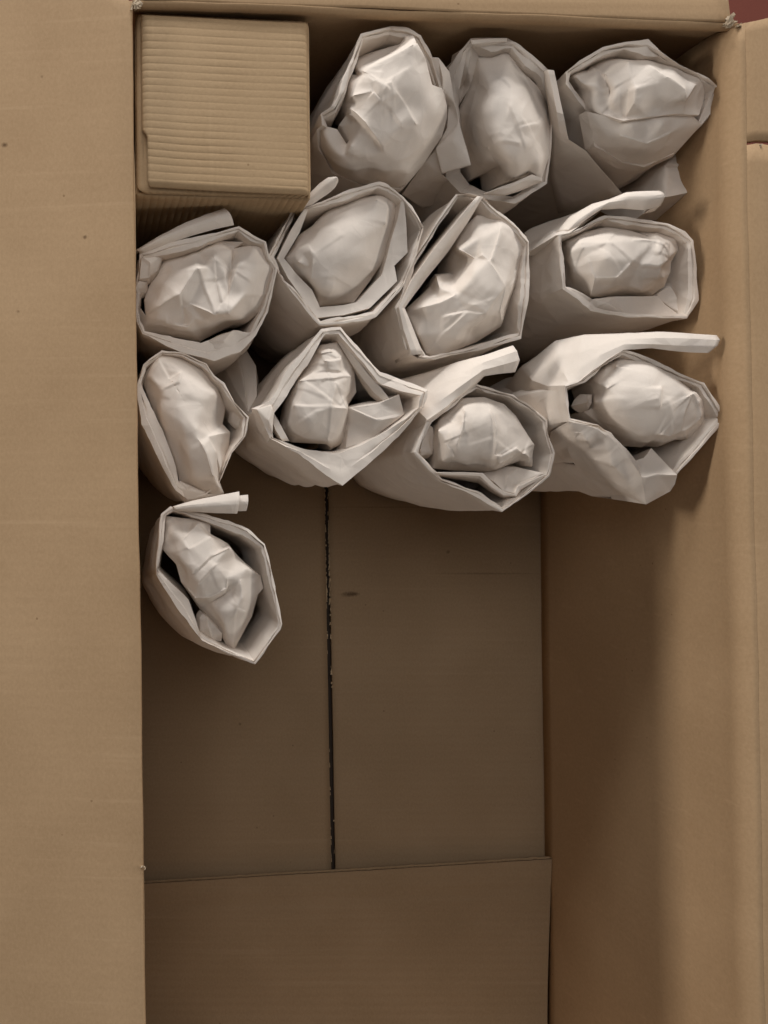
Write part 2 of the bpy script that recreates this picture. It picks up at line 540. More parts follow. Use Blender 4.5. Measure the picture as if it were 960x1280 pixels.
def ribbon(B, rows, parent, name='inner_wrap', down=0.0, seed=3, amp=0.0003, su=4, sv=3, solid=0.0005):
    """folded strip: rows of (u, v, z cm); the last row continues straight down inside by `down` cm"""
    G = [[W(B[0] + u / 4, B[1] + v / 4, (z + B[2]) / 100) for u, v, z in r] for r in rows]
    if down:
        last = [p.copy() for p in G[-1]]
        first = [p.copy() for p in G[0]]
        for p in last: p[2] -= down / 100
        for p in first: p[2] -= down / 100
        G = [first] + G + [last]
    return grid_mesh(G, name, M_paper, parent, False, su, sv, amp=amp, seed=seed, solid=solid)


def roll(B, back, front, parent, name='paper_tail', fat=0.004, seed=5, under=True, k=5):
    """flattened roll of paper between a back and a front edge"""
    b = np.array([W(B[0] + u / 4, B[1] + v / 4, (z + B[2]) / 100) for u, v, z in back])
    f = np.array([W(B[0] + u / 4, B[1] + v / 4, (z + B[2]) / 100) for u, v, z in front])
    rows = []
    fat = fat * 0.7
    lo = b.copy(); lo[:, 2] -= 0.006; lo += (f - b) * 0.15
    if under: rows.append(lo)
    for i in range(k + 1):
        t = i / k
        p = b + (f - b) * t
        p[:, 2] += fat * math.sin(math.pi * t)
        rows.append(p)
    lo = f.copy(); lo[:, 2] -= 0.004; lo += (b - f) * 0.15
    if under: rows.append(lo)
    return grid_mesh(rows, name, M_paper, parent, False, 6, 3, amp=0.0008, seed=seed, solid=0.0006, angle=40)


# ------------------------------------------------------------------ carton
def quadsheet(name, corners, mat, parent, t=0.004, nu=24, nv=24, bow=0.0, seed=0, wob=0.0006, fold=None):
    """a board panel from 4 corners (a-b-c-d), gently uneven, with real thickness"""
    a, b, c, d = [np.array(p, float) for p in corners]
    n = np.cross(b - a, d - a); n /= np.linalg.norm(n)
    V, Fc = [], []
    for j in range(nv + 1):
        for i in range(nu + 1):
            s, q = i / nu, j / nv
            p = (a * (1 - s) + b * s) * (1 - q) + (d * (1 - s) + c * s) * q
            h = wob * (mnoise.noise(Vector((p[0] * 9 + seed * 7.1, p[1] * 9, p[2] * 9))) + 0.4 * mnoise.noise(Vector((p[0] * 31, p[1] * 31 + seed, p[2] * 31))))
            h += bow * math.sin(math.pi * s) * math.sin(math.pi * q)
            V.append(p + n * h)
    for j in range(nv):
        for i in range(nu):
            k = j * (nu + 1) + i
            Fc.append((k, k + 1, k + nu + 2, k + nu + 1))
    o = mesh_obj(name, V, Fc, mat, parent, True, 60)
    md = o.modifiers.new('thickness', 'SOLIDIFY'); md.thickness = t; md.offset = -1
    return o


ground_z = -0.012
g = quadsheet('floor', [(-3, -3, ground_z), (3.5, -3, ground_z), (3.5, 3, ground_z), (-3, 3, ground_z)], M_ground, None, t=0.02, nu=4, nv=4)
g['kind'] = 'structure'

ZT = 0.2225
box = root('cardboard_box', (0.21, -0.1, 0.0), 'large open brown cardboard carton with its flaps folded out, holding the paper parcels', 'cardboard box')
YT, YB = 0.3056, -0.462
XL0, XL1 = 0.0125, 0.0290       # left wall at the floor / at its top edge
XR0 = 0.3985
roll_t = 0.017                  # the carton is turned a degree against the picture
def tl(px, py, z): return W(px, py, z)


# walls as explicit sheets (inside faces), built from the traced hinges
def wall(name, bot, top, mat, bow=0, seed=0, nu=40, nv=30):
    return quadsheet(name, [bot[0], bot[1], top[1], top[0]], mat, box, 0.004, nu, nv, bow, seed)

floor_tl = np.array((XL0, YT - 0.003, 0)); floor_tr = np.array((XR0 - 0.003, YT - 0.001, 0))
floor_bl = np.array((XL0 + 0.010, YB, 0)); floor_br = np.array((XR0 + 0.006, YB, 0))
top_tl = W(166, 14, ZT); top_tr = W(911, 32, ZT)
top_bl = W(186, 1575, ZT); top_br = W(955, 1575, ZT)
top_tl = W(167, 4, ZT); top_tr = W(909, 34, ZT)


def profile_sheet(name, lines, mat, parent, closed=False, n=50, wob=0.0006, seed=0, t=0.004, flip=False, off=-1):
    """board bent along parallel lines: lines = [(p, q), ...] from one end to the other"""
    V, Fc = [], []
    for j, (p, q) in enumerate(lines):
        p = np.array(p, float); q = np.array(q, float)
        for i in range(n + 1):
            x = p + (q - p) * i / n
            h = wob * (mnoise.noise(Vector((x[0] * 11 + seed, x[1] * 11, x[2] * 11))) + 0.45 * mnoise.noise(Vector((x[0] * 45, x[1] * 45 + seed, x[2] * 45))))
            V.append(x + np.array((h, h, h)))
    m = n + 1
    for j in range(len(lines) - 1):
        for i in range(n):
            k = j * m + i
            f = (k, k + 1, k + m + 1, k + m)
            Fc.append(f[::-1] if flip else f)
    o = mesh_obj(name, V, Fc, mat, parent, True, 50)
    md = o.modifiers.new('thickness', 'SOLIDIFY'); md.thickness = t; md.offset = off
    return o


def lerp(a, b, t): return np.array(a) * (1 - t) + np.array(b) * t


def bend_lines(b0, b1, t0, t1, out, drop, n_wall=10, r=0.010, width=0.19, bulge=0.0, e0=0.0, e1=0.0):
    """wall from its foot (b0-b1) to its hinge (t0-t1) -> lists for the wall and for the flap that folds out"""
    out = np.array(out, float)
    n_wall = 16
    bb = [bulge * math.sin(math.pi * (k / n_wall) ** 2.5) for k in range(n_wall)]
    ax = np.array(t1) - np.array(t0); ax /= np.linalg.norm(ax)
    wall_l = [(lerp(b0, t0, k / n_wall) + out * bb[k] - ax * bb[k] * e0, lerp(b1, t1, k / n_wall) + out * bb[k] + ax * bb[k] * e1) for k in range(n_wall)]
    arc = []
    for k in range(1, 6):
        a = math.radians(15 * k)
        d = out * r * (1 - math.cos(a)) + np.array((0, 0, r * math.sin(a) - r))
        arc.append((t0 + d, t1 + d))
    wall_l = [l for l in wall_l if l[0][2] < arc[0][0][2] - 0.004] + arc[:4]
    flap = [arc[3], arc[4]]
    for k in range(1, 13):
        s = width * k / 12
        d = out * (r + s) * 1.0 + np.array((0, 0, -drop * s - 0.12 * drop * s * s / width))
        flap.append((t0 + d, t1 + d))
    return wall_l, flap


# right wall, softly bent into its flap
wl, fl = bend_lines(floor_tr, floor_br, W(921, 31, ZT), W(953, 1575, ZT), (1, 0.02, 0), 0.40, r=0.012, bulge=0.004, e0=1.6)
profile_sheet('side_wall', wl, M_board, box, n=60, seed=3, flip=True)
under = np.array((0, 0, 0.0004))
fl = [(wl[-2][0] - under, wl[-2][1] - under), (fl[0][0] - under * .5, fl[0][1] - under * .5)] + fl[1:]
def cut(lines, a, b):
    return [(lerp(p, q, a), lerp(p, q, b)) for p, q in lines]
o = profile_sheet('side_flap', cut(fl, 0.098, 1.0), M_board, box, n=60, seed=3, flip=True)
up = cut(fl, 0.0, 0.095)
for k in range(3, len(up)):                                   # its upper corner is cut at a slant and lies a little higher
    up[k] = (up[k][0] + np.array((0, min(0.014, 0.0065 * (k - 2)), 0.0004 * k)), up[k][1] + np.array((0, 0.0012, 0.0004 * k)))
o = profile_sheet('flap_strip', up, M_board, box, n=12, seed=3, flip=True)
o['label'] = 'corner strip torn loose from the right flap'
# left wall and its flap
wl, fl = bend_lines(floor_tl, floor_bl, W(158, 2, ZT), W(183, 1575, ZT), (-1, 0.02, 0), 0.20, r=0.006, width=0.20)
lw = [(lerp(floor_tl, W(165, 2, ZT - .004), k / 10), lerp(floor_bl, W(186, 1575, ZT - .004), k / 10)) for k in range(11)]
profile_sheet('side_wall', lw, M_board, box, n=60, seed=6, flip=True)
fl = [(p, q) for p, q in fl]
lf = [(W(165.5, 2, ZT - .003), W(186.5, 1575, ZT - .003)), (W(164, 2, ZT - .0006), W(185, 1575, ZT - .0006)), (W(161, 2, ZT), W(182, 1575, ZT))] + \
     [(W(161, 2, ZT) + np.array((-s, min(0.03, s), -0.09 * s - .2 * s * s)), W(182, 1575, ZT) + np.array((-s, 0, -0.09 * s - .2 * s * s))) for s in np.linspace(0.012, 0.2, 12)]
profile_sheet('side_flap', lf, M_board, box, n=60, seed=7, wob=0.0008, flip=True)
# end walls
wl, fl = bend_lines(floor_tl, floor_tr + np.array((0.006, 0, 0)), top_tl, W(925, 34, ZT), (0, 1, 0), 0.15, r=0.006, bulge=0.009, e1=1.6)
profile_sheet('end_wall', wl, M_boardx, box, n=50, seed=8, flip=False)
profile_sheet('end_flap', cut(fl, 0.002, 0.985), M_boardx, box, n=50, seed=9, flip=False)
wl, fl = bend_lines(floor_bl, floor_br, W(186, 1580, ZT), W(953, 1580, ZT), (0, -1, 0), 0.20, r=0.006)
profile_sheet('end_wall', wl, M_boardx, box, n=30, seed=10, flip=True)
profile_sheet('end_flap', fl, M_boardx, box, n=30, seed=11, flip=True)

# carton bottom: two long flaps meeting at a seam, and the short end flap lying over them
ST, SB = W(401, 210, 0), W(422, 1360, 0)
g0 = 0.0020
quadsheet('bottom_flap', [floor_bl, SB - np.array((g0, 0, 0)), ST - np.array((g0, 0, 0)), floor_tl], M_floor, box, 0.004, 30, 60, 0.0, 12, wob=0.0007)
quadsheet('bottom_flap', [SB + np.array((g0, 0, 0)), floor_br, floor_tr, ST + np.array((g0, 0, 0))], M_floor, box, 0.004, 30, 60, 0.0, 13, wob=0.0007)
tp = quadsheet('seam_tape', [SB + np.array((-.03, 0, -.0062)), SB + np.array((.03, 0, -.0062)), ST + np.array((.03, 0, -.0062)), ST + np.array((-.03, 0, -.0062))], M_tape, box, 0.0003, 4, 60, 0, 14, wob=0.0002)
rng = random.Random(4)
V, Fc = [], []
for i in range(150):                                          # shredded cut edges along the seam
    t = rng.random()
    c = lerp(ST, SB, 0.33 + t * 0.15) if rng.random() > .25 else lerp(ST, SB, 0.33 + rng.random() * .45)
    s = rng.choice((-1, 1))
    x = c[0] + s * g0 * (0.85 + rng.random() * 0.2); y = c[1]; z = -0.0005 - rng.random() * 0.003
    l = 0.0006 + rng.random() * 0.002; wd = 0.0004 + rng.random() * 0.0008
    k = len(V)
    V += [(x - wd, y - l, z), (x + wd, y - l * .6, z + .0003), (x + wd * .7, y + l, z), (x - wd * .8, y + l * .7, z + .0003), (x, y, z - .0008)]
    Fc += [(k, k + 1, k + 2, k + 3), (k, k + 4, k + 1), (k + 1, k + 4, k + 2), (k + 2, k + 4, k + 3), (k + 3, k + 4, k)]
fr = mesh_obj('seam_fibres', V, Fc, M_edge, box, False)
fr['kind'] = 'stuff'

EL, ER = W(150, 1107.5, 0.013), W(690, 1074, 0.012)
e2 = W(684, 1330, 0.005); e3 = W(150, 1330, 0.005)
e2[1] = YB + .003; e3[1] = YB + .003
V, Fc = [], []
nu, nv = 90, 30
def endflap(s, q, layer):
    a = lerp(EL, ER, s); b = lerp(e3, e2, s)
    p = lerp(a, b, q)
    p[2] = 0.0052 + 0.0065 * (1 - q) ** 1.6 + 0.0010 * mnoise.noise(Vector((p[0] * 14, p[1] * 14, 2)))
    p[2] -= 0.0008 * math.exp(-((q - 0.17) / 0.012) ** 2)      # a faint score line across it
    if q == 0: p[1] += 0.0005 * mnoise.noise(Vector((p[0] * 160, 0, 5)))
    return p - np.array((0, 0, 0.0042 * layer))
for layer in (0, 1):
    for j in range(nv + 1):
        for i in range(nu + 1):
            V.append(endflap(i / nu, j / nv, layer))
m = nu + 1; L0 = m * (nv + 1)
for j in range(nv):
    for i in range(nu):
        k = j * m + i
        Fc.append((k, k + m, k + m + 1, k + 1)); k += L0; Fc.append((k, k + 1, k + m + 1, k + m))
for j in range(nv):
    k = j * m + nu; Fc.append((k, k + m, k + m + L0, k + L0))
    k = j * m; Fc.append((k, k + L0, k + m + L0, k + m))
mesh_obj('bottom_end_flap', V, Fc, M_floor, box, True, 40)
# its open cut edge: two liners with the flute between
V, Fc = [], []
N = 900
for layer in range(5):
    for i in range(N + 1):
        s = i / N
        p = endflap(s, 0, 0)
        ph = s * 0.375 / 0.0064 * 2 * math.pi
        zz = [0, 0.0005, 0.0005 + 0.0011 * (1 + math.sin(ph)), 0.0037, 0.0042][layer]
        yy = [0.0006, 0.0006, 0.0002, 0.0006, 0.0006][layer]
        V.append(p + np.array((0, yy, -zz)))
for l in range(4):
    for i in range(N):
        k = l * (N + 1) + i
        Fc.append((k, k + 1, k + N + 2, k + N + 1))
mesh_obj('fluted_edge', V, Fc, M_edge, box, True, 40)


def shard(px, py, z, size, n, seed, name='torn_corner'):
    """ragged torn liner where two flaps part"""
    rg = random.Random(seed)
    V, Fc = [], []
    for k in range(n):
        c = W(px + rg.uniform(-size, size) * 0.8, py + rg.uniform(-size, size) * 0.6, z + rg.uniform(-.002, .003))
        a0 = rg.uniform(0, 6.28); b = len(V)
        m = 7
        for i in range(m):
            a = a0 + i * 6.283 / m
            r = size * 0.0005 * rg.uniform(0.25, 0.9)
            V.append(c + np.array((math.cos(a) * r * rg.uniform(.6, 1.3), math.sin(a) * r, rg.uniform(-.002, .002))))
        V.append(c + np.array((0, 0, rg.uniform(0, .002))))
        for i in range(m):
            Fc.append((b + i, b + (i + 1) % m, b + m))
    o = mesh_obj(name, V, Fc, M_torn, box, False)
    md = o.modifiers.new('thickness', 'SOLIDIFY'); md.thickness = 0.0005
    return o
shard(911, 26, ZT, 7, 12, 2)
shard(922, 33, ZT - .002, 4, 8, 6)
shard(170, 5, ZT, 6, 10, 5)
shard(945, 183, ZT - .001, 5, 8, 8)
shard(180, 1084, ZT - .001, 3, 4, 9)

# ------------------------------------------------------------------ corrugated box in the corner
ib = root('corrugated_box', tuple(W(280, 205, 0)), 'small brown box of ribbed corrugated board standing in the top left corner of the carton', 'box')
ZI = 0.2165


def ribsheet(name, a, b, c, d, ribs_along_u, pitch, amp, nu, nv, parent, mat, thick=0.0025, rounded=0.0, edge_fn=None, sag=0.0, seed=0):
    """single-face corrugated sheet a-b-c-d with real ribs"""
    a, b, c, d = [np.array(p, float) for p in (a, b, c, d)]
    n = np.cross(b - a, d - a); n /= np.linalg.norm(n)
    lu, lv = np.linalg.norm(b - a), np.linalg.norm(d - a)
    V, Fc = [], []
    for j in range(nv + 1):
        for i in range(nu + 1):
            s, q = i / nu, j / nv
            if edge_fn: s2, q2 = edge_fn(s, q)
            else: s2, q2 = s, q
            p = (a * (1 - s2) + b * s2) * (1 - q2) + (d * (1 - s2) + c * s2) * q2
            x = (q2 * lv if ribs_along_u else s2 * lu) + 0.0006 * mnoise.noise(Vector((p[0] * 30, p[1] * 30, p[2] * 30 + seed)))
            r = 1.6 * abs(math.sin(math.pi * x / pitch)) ** 0.4 - 1.0
            am = amp * (0.75 + 1.0 * mnoise.noise(Vector((p[0] * 25 + 3, p[1] * 25, p[2] * 25))))
            h = am * r + 0.0010 * mnoise.noise(Vector((p[0] * 16, p[1] * 16, p[2] * 16 + seed)))
            if rounded:
                ed = min(q2 * lv, (1 - q2) * lv, s2 * lu, (1 - s2) * lu)
                if ed < rounded: h -= (rounded - ed) ** 2 / rounded * 0.5
            V.append(p + n * h)
    for j in range(nv):
        for i in range(nu):
            k = j * (nu + 1) + i
            Fc.append((k, k + 1, k + nu + 2, k + nu + 1))
    o = mesh_obj(name, V, Fc, mat, parent, True, 70)
    md = o.modifiers.new('thickness', 'SOLIDIFY'); md.thickness = thick; md.offset = -1
    return o


def top_edge(s, q):
    # q = 0 bottom edge in the picture, 1 top edge; the sheet's left edge steps in near its lower end
    l = 0.0
    if q < 0.285: l = 0.033
    elif q < 0.33: l = 0.033 * (0.33 - q) / 0.045
    r = 0.0
    for qq in (q, 1 - q):
        if qq < 0.025: r = max(r, 0.025 - math.sqrt(max(0, 0.025 ** 2 - (0.025 - qq) ** 2)))
    return (l + r * .6) + (1 - l - r * 1.2) * s, q
A_, B_, C_, D_ = W(178, 232, ZI), W(387, 243, ZI), W(385, 27, ZI), W(176, 17, ZI)
ribsheet('top_panel', A_, B_, C_, D_, True, 0.0045, 0.00024, 70, 300, ib, M_pad, rounded=0.004, edge_fn=top_edge, seed=1)
dz = np.array((0, 0, -0.0045))
A2, B2, C2, D2 = W(171, 241, ZI - .0045), W(389, 247, ZI - .0045), W(387, 25, ZI - .0045), W(170, 14, ZI - .0045)
def round_edge(s, q):
    r = 0.0
    for qq in (q, 1 - q):
        if qq < 0.05: r = max(r, 0.05 - math.sqrt(max(0, 0.05 ** 2 - (0.05 - qq) ** 2)))
    return r + (1 - 2 * r) * s, q
ribsheet('inner_panel', A2, B2, C2, D2, False, 0.0046, 0.0004, 240, 60, ib, M_pad, rounded=0.003, edge_fn=round_edge, seed=2)
def foot(p, s=1.0):
    q = np.array(p, float); q[2] = 0.002; return q
lowz = np.array((0, 0, -0.003))
ribsheet('side_panel', foot(A2), foot(B2), B2 + lowz, A2 + lowz, False, 0.0046, 0.0005, 240, 30, ib, M_pad, seed=3)
ribsheet('side_panel', foot(B2), foot(C2), C2 + lowz, B2 + lowz, False, 0.0046, 0.0005, 240, 20, ib, M_pad, seed=4)
ribsheet('side_panel', foot(C2), foot(D2), D2 + lowz, C2 + lowz, False, 0.0046, 0.0005, 240, 20, ib, M_pad, seed=5)
ribsheet('side_panel', foot(D2), foot(A2), A2 + lowz, D2 + lowz, False, 0.0046, 0.0005, 240, 20, ib, M_pad, seed=6)
# ------------------------------------------------------------------ paper parcels
GROUP = 'paper wrapped parcels packed upright in the carton'


def parcel(B, centre, label):
    p = W(B[0] + centre[0] / 4, B[1] + centre[1] / 4, 0.18)
    p = (p[0], p[1], 0.0)
    return root('paper_parcel', p, label, 'wrapped parcel', GROUP)


# --- A: pale parcel beside the corrugated box
B = (380, 20, 1.5)
r_ = parcel(B, (380, 450), 'whitest crumpled paper parcel, directly right of the small corrugated box')
tube(B, [(285, 92, 20), (430, 52, 19.5), (520, 65, 19.5), (585, 95, 19.5), (645, 210, 19), (700, 400, 18), (690, 600, 17), (590, 750, 16),
         (480, 865, 15), (300, 855, 15), (140, 785, 15.5), (72, 665, 17), (66, 570, 18.5), (92, 545, 19), (84, 490, 19.2), (150, 448, 19.8),
         (185, 380, 20), (208, 290, 20), (250, 190, 20)], 26, r_, seed=11, lip_dz=-0.3)
patch(B, 'crumpled_paper',
      [(250, 205, 18), (480, 140, 19), (505, 102, 19.6), (545, 98, 20), (562, 130, 21), (610, 220, 20.5), (640, 345, 19.6), (690, 362, 19), (715, 450, 18.5),
       (715, 510, 18), (690, 600, 17.5), (600, 740, 16.3), (490, 872, 14.5), (300, 850, 14.5), (140, 788, 15), (72, 670, 16.4), (66, 570, 18), (95, 548, 18.9),
       (165, 566, 18.7), (212, 640, 18.0), (222, 628, 18.0), (175, 545, 18.2), (208, 500, 18.6), (215, 460, 18.9), (190, 440, 18.2), (205, 288, 18.6), (265, 296, 18.9), (235, 245, 18.2)],
      [(550, 140, 21.2), (285, 280, 19.8), (400, 345, 20.7), (380, 430, 20.4), (490, 560, 19.7), (450, 370, 20.7), (560, 540, 19.8), (440, 330, 20.8),
       (520, 250, 21), (600, 350, 20.4), (420, 600, 19.3), (650, 480, 19.2), (600, 620, 18.4), (500, 740, 17.0), (400, 682, 18.2), (375, 640, 18.9),
       (300, 540, 19.7), (235, 465, 19.8), (340, 385, 20.4), (240, 402, 19.9), (300, 310, 20.2), (230, 350, 19.2), (360, 655, 18.2), (285, 560, 18.8), (222, 492, 19),
       (230, 655, 18.1), (213, 690, 17.6), (330, 720, 17.6), (180, 705, 17.3), (250, 785, 15.8), (400, 800, 15.6), (530, 790, 15.8), (430, 480, 19.7), (505, 440, 19.9), (540, 600, 18.9), (120, 640, 17.8),
       (290, 400, 20.0), (250, 440, 19.3), (420, 740, 16.9)],
      [[(550, 140), (285, 280)], [(285, 280), (400, 345), (440, 330)], [(380, 430), (430, 480), (490, 560)], [(450, 370), (505, 440), (560, 540)],
       [(235, 465), (300, 540), (375, 640), (400, 682)], [(222, 492), (285, 560), (360, 655)], [(340, 385), (240, 402)], [(222, 628), (230, 655), (213, 690)], [(340, 385), (380, 430)], [(562, 130), (610, 220)]],
      r_, seed=12, sm_k=5, pleats=7, amp=0.0005)
patch(B, 'paper_tail', [(622, 205, 18.6), (670, 208, 18.8), (725, 280, 18.4), (752, 430, 17.9), (775, 530, 17.7), (835, 745, 17.3), (690, 790, 15.8), (658, 665, 16.5),
                        (715, 560, 17), (722, 450, 17.3), (690, 350, 18.2)],
      [(700, 400, 18.3), (745, 620, 17.5), (690, 300, 18.7)], [[(658, 665), (775, 530)], [(670, 208), (700, 400), (722, 450)]], r_, seed=13, skirt=0, solid=0.0005, smooth=6)
patch(B, 'lower_skirt', [(600, 735, 15.5), (658, 665, 16.2), (690, 790, 15.2), (770, 860, 13), (740, 930, 11), (590, 960, 10.5), (490, 890, 13)], [(620, 830, 14), (690, 850, 13.2)],
      [[(690, 790), (690, 850), (740, 930)]], r_, seed=14, skirt=0, solid=0.0005, smooth=6)

# --- B
B = (530, 30, 1.2)
r_ = parcel(B, (400, 480), 'tall smooth oval paper parcel, middle of the row along the end wall')
tube(B, [(235, 78, 19), (410, 72, 19), (455, 92, 19.3), (540, 155, 19.3), (620, 228, 19), (642, 400, 18), (637, 620, 17.5), (612, 795, 17), (455, 893, 16.5),
         (320, 880, 16), (180, 845, 14.5), (110, 770, 14.5), (130, 500, 16), (122, 220, 17.5), (180, 135, 18.5)],
     [(240, 98), (335, 140), (440, 120), (505, 205), (585, 262), (622, 400), (618, 620), (590, 782), (445, 868), (330, 850), (230, 800), (180, 740), (185, 500), (178, 330), (205, 150)], r_, seed=21, lip_dz=-0.25, inset=.003)
patch(B, 'crumpled_paper',
      [(270, 168, 18.3), (340, 165, 18.6), (405, 135, 18.8), (480, 190, 18.6), (500, 245, 18.7), (590, 330, 18.2), (617, 420, 18), (633, 560, 17.8), (628, 660, 17.6),
       (590, 772, 17.5), (562, 760, 17.8), (530, 733, 18), (510, 752, 17.4), (460, 768, 17.7), (385, 800, 16.3), (368, 712, 16.3), (230, 780, 13.8), (200, 620, 15.3), (178, 440, 16.2), (240, 300, 17.5)],
      [(310, 300, 19.5), (420, 250, 19.8), (500, 320, 19.8), (470, 490, 20), (560, 500, 19.5), (360, 440, 19.9), (290, 450, 19.1), (340, 560, 19.3), (400, 660, 19.1),
       (480, 640, 19.3), (310, 620, 18.0), (560, 640, 18.7), (250, 560, 16.9), (450, 725, 18.4), (585, 700, 18.2), (350, 370, 19.9), (480, 400, 20.2), (400, 540, 19.7), (500, 545, 19.6), (300, 700, 15.6), (380, 240, 19.3), (430, 170, 19)],
      [[(310, 620), (368, 712)]], r_, seed=22, sm_k=8, pleats=5, amp=0.0005, smooth=14)
ribbon(B, [[(390, 812, 17.3), (450, 792, 17.5), (540, 752, 17.7), (592, 772, 17.6)], [(345, 830, 17.2), (420, 820, 17.4), (520, 775, 17.6), (590, 785, 17.5)],
           [(290, 850, 16.8), (400, 860, 17), (480, 835, 17), (580, 790, 17.2)]], r_, 'folded_lip', seed=23)
ribbon(B, [[(235, 80, 19.3), (300, 74, 19.3), (365, 70, 19.3), (414, 70, 19.3)], [(238, 100, 19.2), (300, 92, 19.2), (365, 88, 19.2), (416, 86, 19.2)], [(240, 118, 18.6), (300, 120, 18.6), (365, 112, 18.6), (416, 100, 18.6)]], r_, 'folded_lip', seed=24)
patch(B, 'inner_wrap', [(185, 130, 18.2), (240, 100, 18.6), (275, 168, 18), (240, 300, 17), (180, 395, 15.8), (165, 300, 16.5)], [(215, 220, 17.8), (200, 300, 16.4)], [[(240, 100), (215, 220), (200, 300)]], r_, seed=25, skirt=0.01, smooth=6)

# --- C
B = (670, 30, 1.2)
r_ = parcel(B, (520, 440), 'wide glossy paper parcel in the corner where the end wall meets the right wall')
tube(B, [(560, 78, 20), (635, 140, 20), (735, 218, 19.5), (810, 245, 19.6), (858, 270, 19.6), (906, 312, 19.5), (878, 440, 18.9), (825, 508, 18.4), (690, 650, 17.0),
         (540, 715, 16.6), (430, 692, 16.6), (290, 612, 17.3), (250, 430, 18.2), (190, 355, 18.8), (145, 300, 19.1), (150, 240, 19.4), (215, 185, 19.6), (330, 118, 19.8), (450, 90, 20)],
     [(545, 160), (620, 165), (720, 222), (800, 256), (840, 290), (880, 330), (840, 420), (805, 480), (690, 600), (540, 680), (440, 660), (310, 590), (270, 430), (205, 350), (160, 290), (165, 245), (235, 215), (330, 152), (440, 128)],
     r_, seed=31, lip_dz=-0.3, inset=.003)
patch(B, 'crumpled_paper',
      [(270, 205, 18.5), (320, 168, 18.8), (540, 165, 19), (640, 178, 19.2), (730, 220, 19.2), (800, 248, 19.4), (855, 272, 19.3), (842, 370, 19), (815, 455, 19.4),
       (700, 450, 19.6), (540, 470, 19.6), (440, 485, 19.6), (330, 455, 19.2), (250, 435, 18.6), (195, 350, 18), (205, 320, 18.4), (150, 283, 18.3), (165, 240, 18.5), (255, 230, 18.5)],
      [(460, 185, 20.1), (492, 330, 20.3), (482, 400, 19.9), (440, 470, 18.6), (475, 260, 20.1), (458, 330, 19.7), (565, 200, 20.3), (640, 260, 20.6), (740, 330, 20.3), (745, 395, 19.9), (640, 350, 20.1), (600, 430, 19),
       (400, 330, 19.6), (330, 250, 19), (370, 345, 18.8), (350, 430, 18.3), (300, 330, 19.5), (230, 300, 19.3), (315, 260, 19.4), (280, 400, 18.7), (800, 300, 19.7),
       (380, 400, 19.2), (345, 260, 19.2), (690, 240, 20.3), (540, 380, 19.8), (780, 400, 19.1), (200, 260, 19.2), (355, 330, 18.5)],
      [[(460, 185), (475, 260), (492, 330), (482, 400), (440, 470)], [(330, 250), (370, 345)], [(565, 200), (640, 260), (740, 330), (745, 395)], [(270, 205), (345, 260), (370, 345)], [(800, 300), (745, 395)], [(458, 330), (440, 470)]],
      r_, seed=32, sm_k=6, pleats=5, amp=0.0006)
patch(B, 'folded_lip',
      [(252, 436, 18.7), (340, 458, 18.9), (440, 474, 19), (540, 456, 19), (680, 447, 19), (790, 463, 18.9), (826, 504, 18.6), (700, 645, 16.9), (540, 716, 16.4), (430, 692, 16.5), (283, 606, 17.2)],
      [(420, 560, 18.6), (550, 600, 18.5), (680, 540, 18.7), (350, 560, 18.3), (560, 640, 17.8), (480, 510, 19.1), (640, 500, 19.2)], [[(550, 600), (680, 540)], [(420, 560), (550, 600)]], r_, seed=33, skirt=0.006, amp=0.0005)
G_ = [[(40, 233, 19.2), (52, 340, 18.9), (68, 450, 18.2), (78, 600, 16.5), (70, 760, 13.5), (110, 950, 10.5)],
      [(62, 228, 19.8), (84, 335, 19.5), (104, 440, 19.1), (122, 580, 17.7), (160, 720, 15.2), (240, 920, 12.6)],
      [(88, 233, 19.7), (110, 340, 19.3), (135, 450, 19), (162, 577, 18.2), (245, 632, 17.6), (430, 848, 16)],
      [(84, 240, 18.5), (100, 345, 18.0), (125, 460, 17.6), (165, 590, 16.8), (250, 650, 16.0), (440, 860, 14.5)]]
ribbon(B, G_, r_, 'paper_tail', seed=34, amp=0.0006)
patch(B, 'lower_skirt', [(832, 515, 18.0), (828, 600, 17.8), (818, 832, 16.8), (640, 868, 16.2), (500, 835, 13.6), (455, 800, 11.5), (500, 740, 12), (560, 715, 14), (700, 648, 15.5), (800, 560, 16.6)],
      [(640, 700, 15.8), (740, 720, 15.6), (780, 650, 16.8), (700, 800, 15.9)], [[(640, 700), (740, 720), (780, 650)], [(740, 720), (816, 830)], [(640, 700), (500, 835)]], r_, seed=35, skirt=0.03, smooth=6)
patch(B, 'corner_tip', [(858, 270, 19.7), (907, 312, 19.6), (880, 440, 19), (826, 505, 18.6), (812, 490, 18.5), (850, 395, 18.9), (895, 318, 19.3)], [], [], r_, seed=36, skirt=0.008, smooth=3)

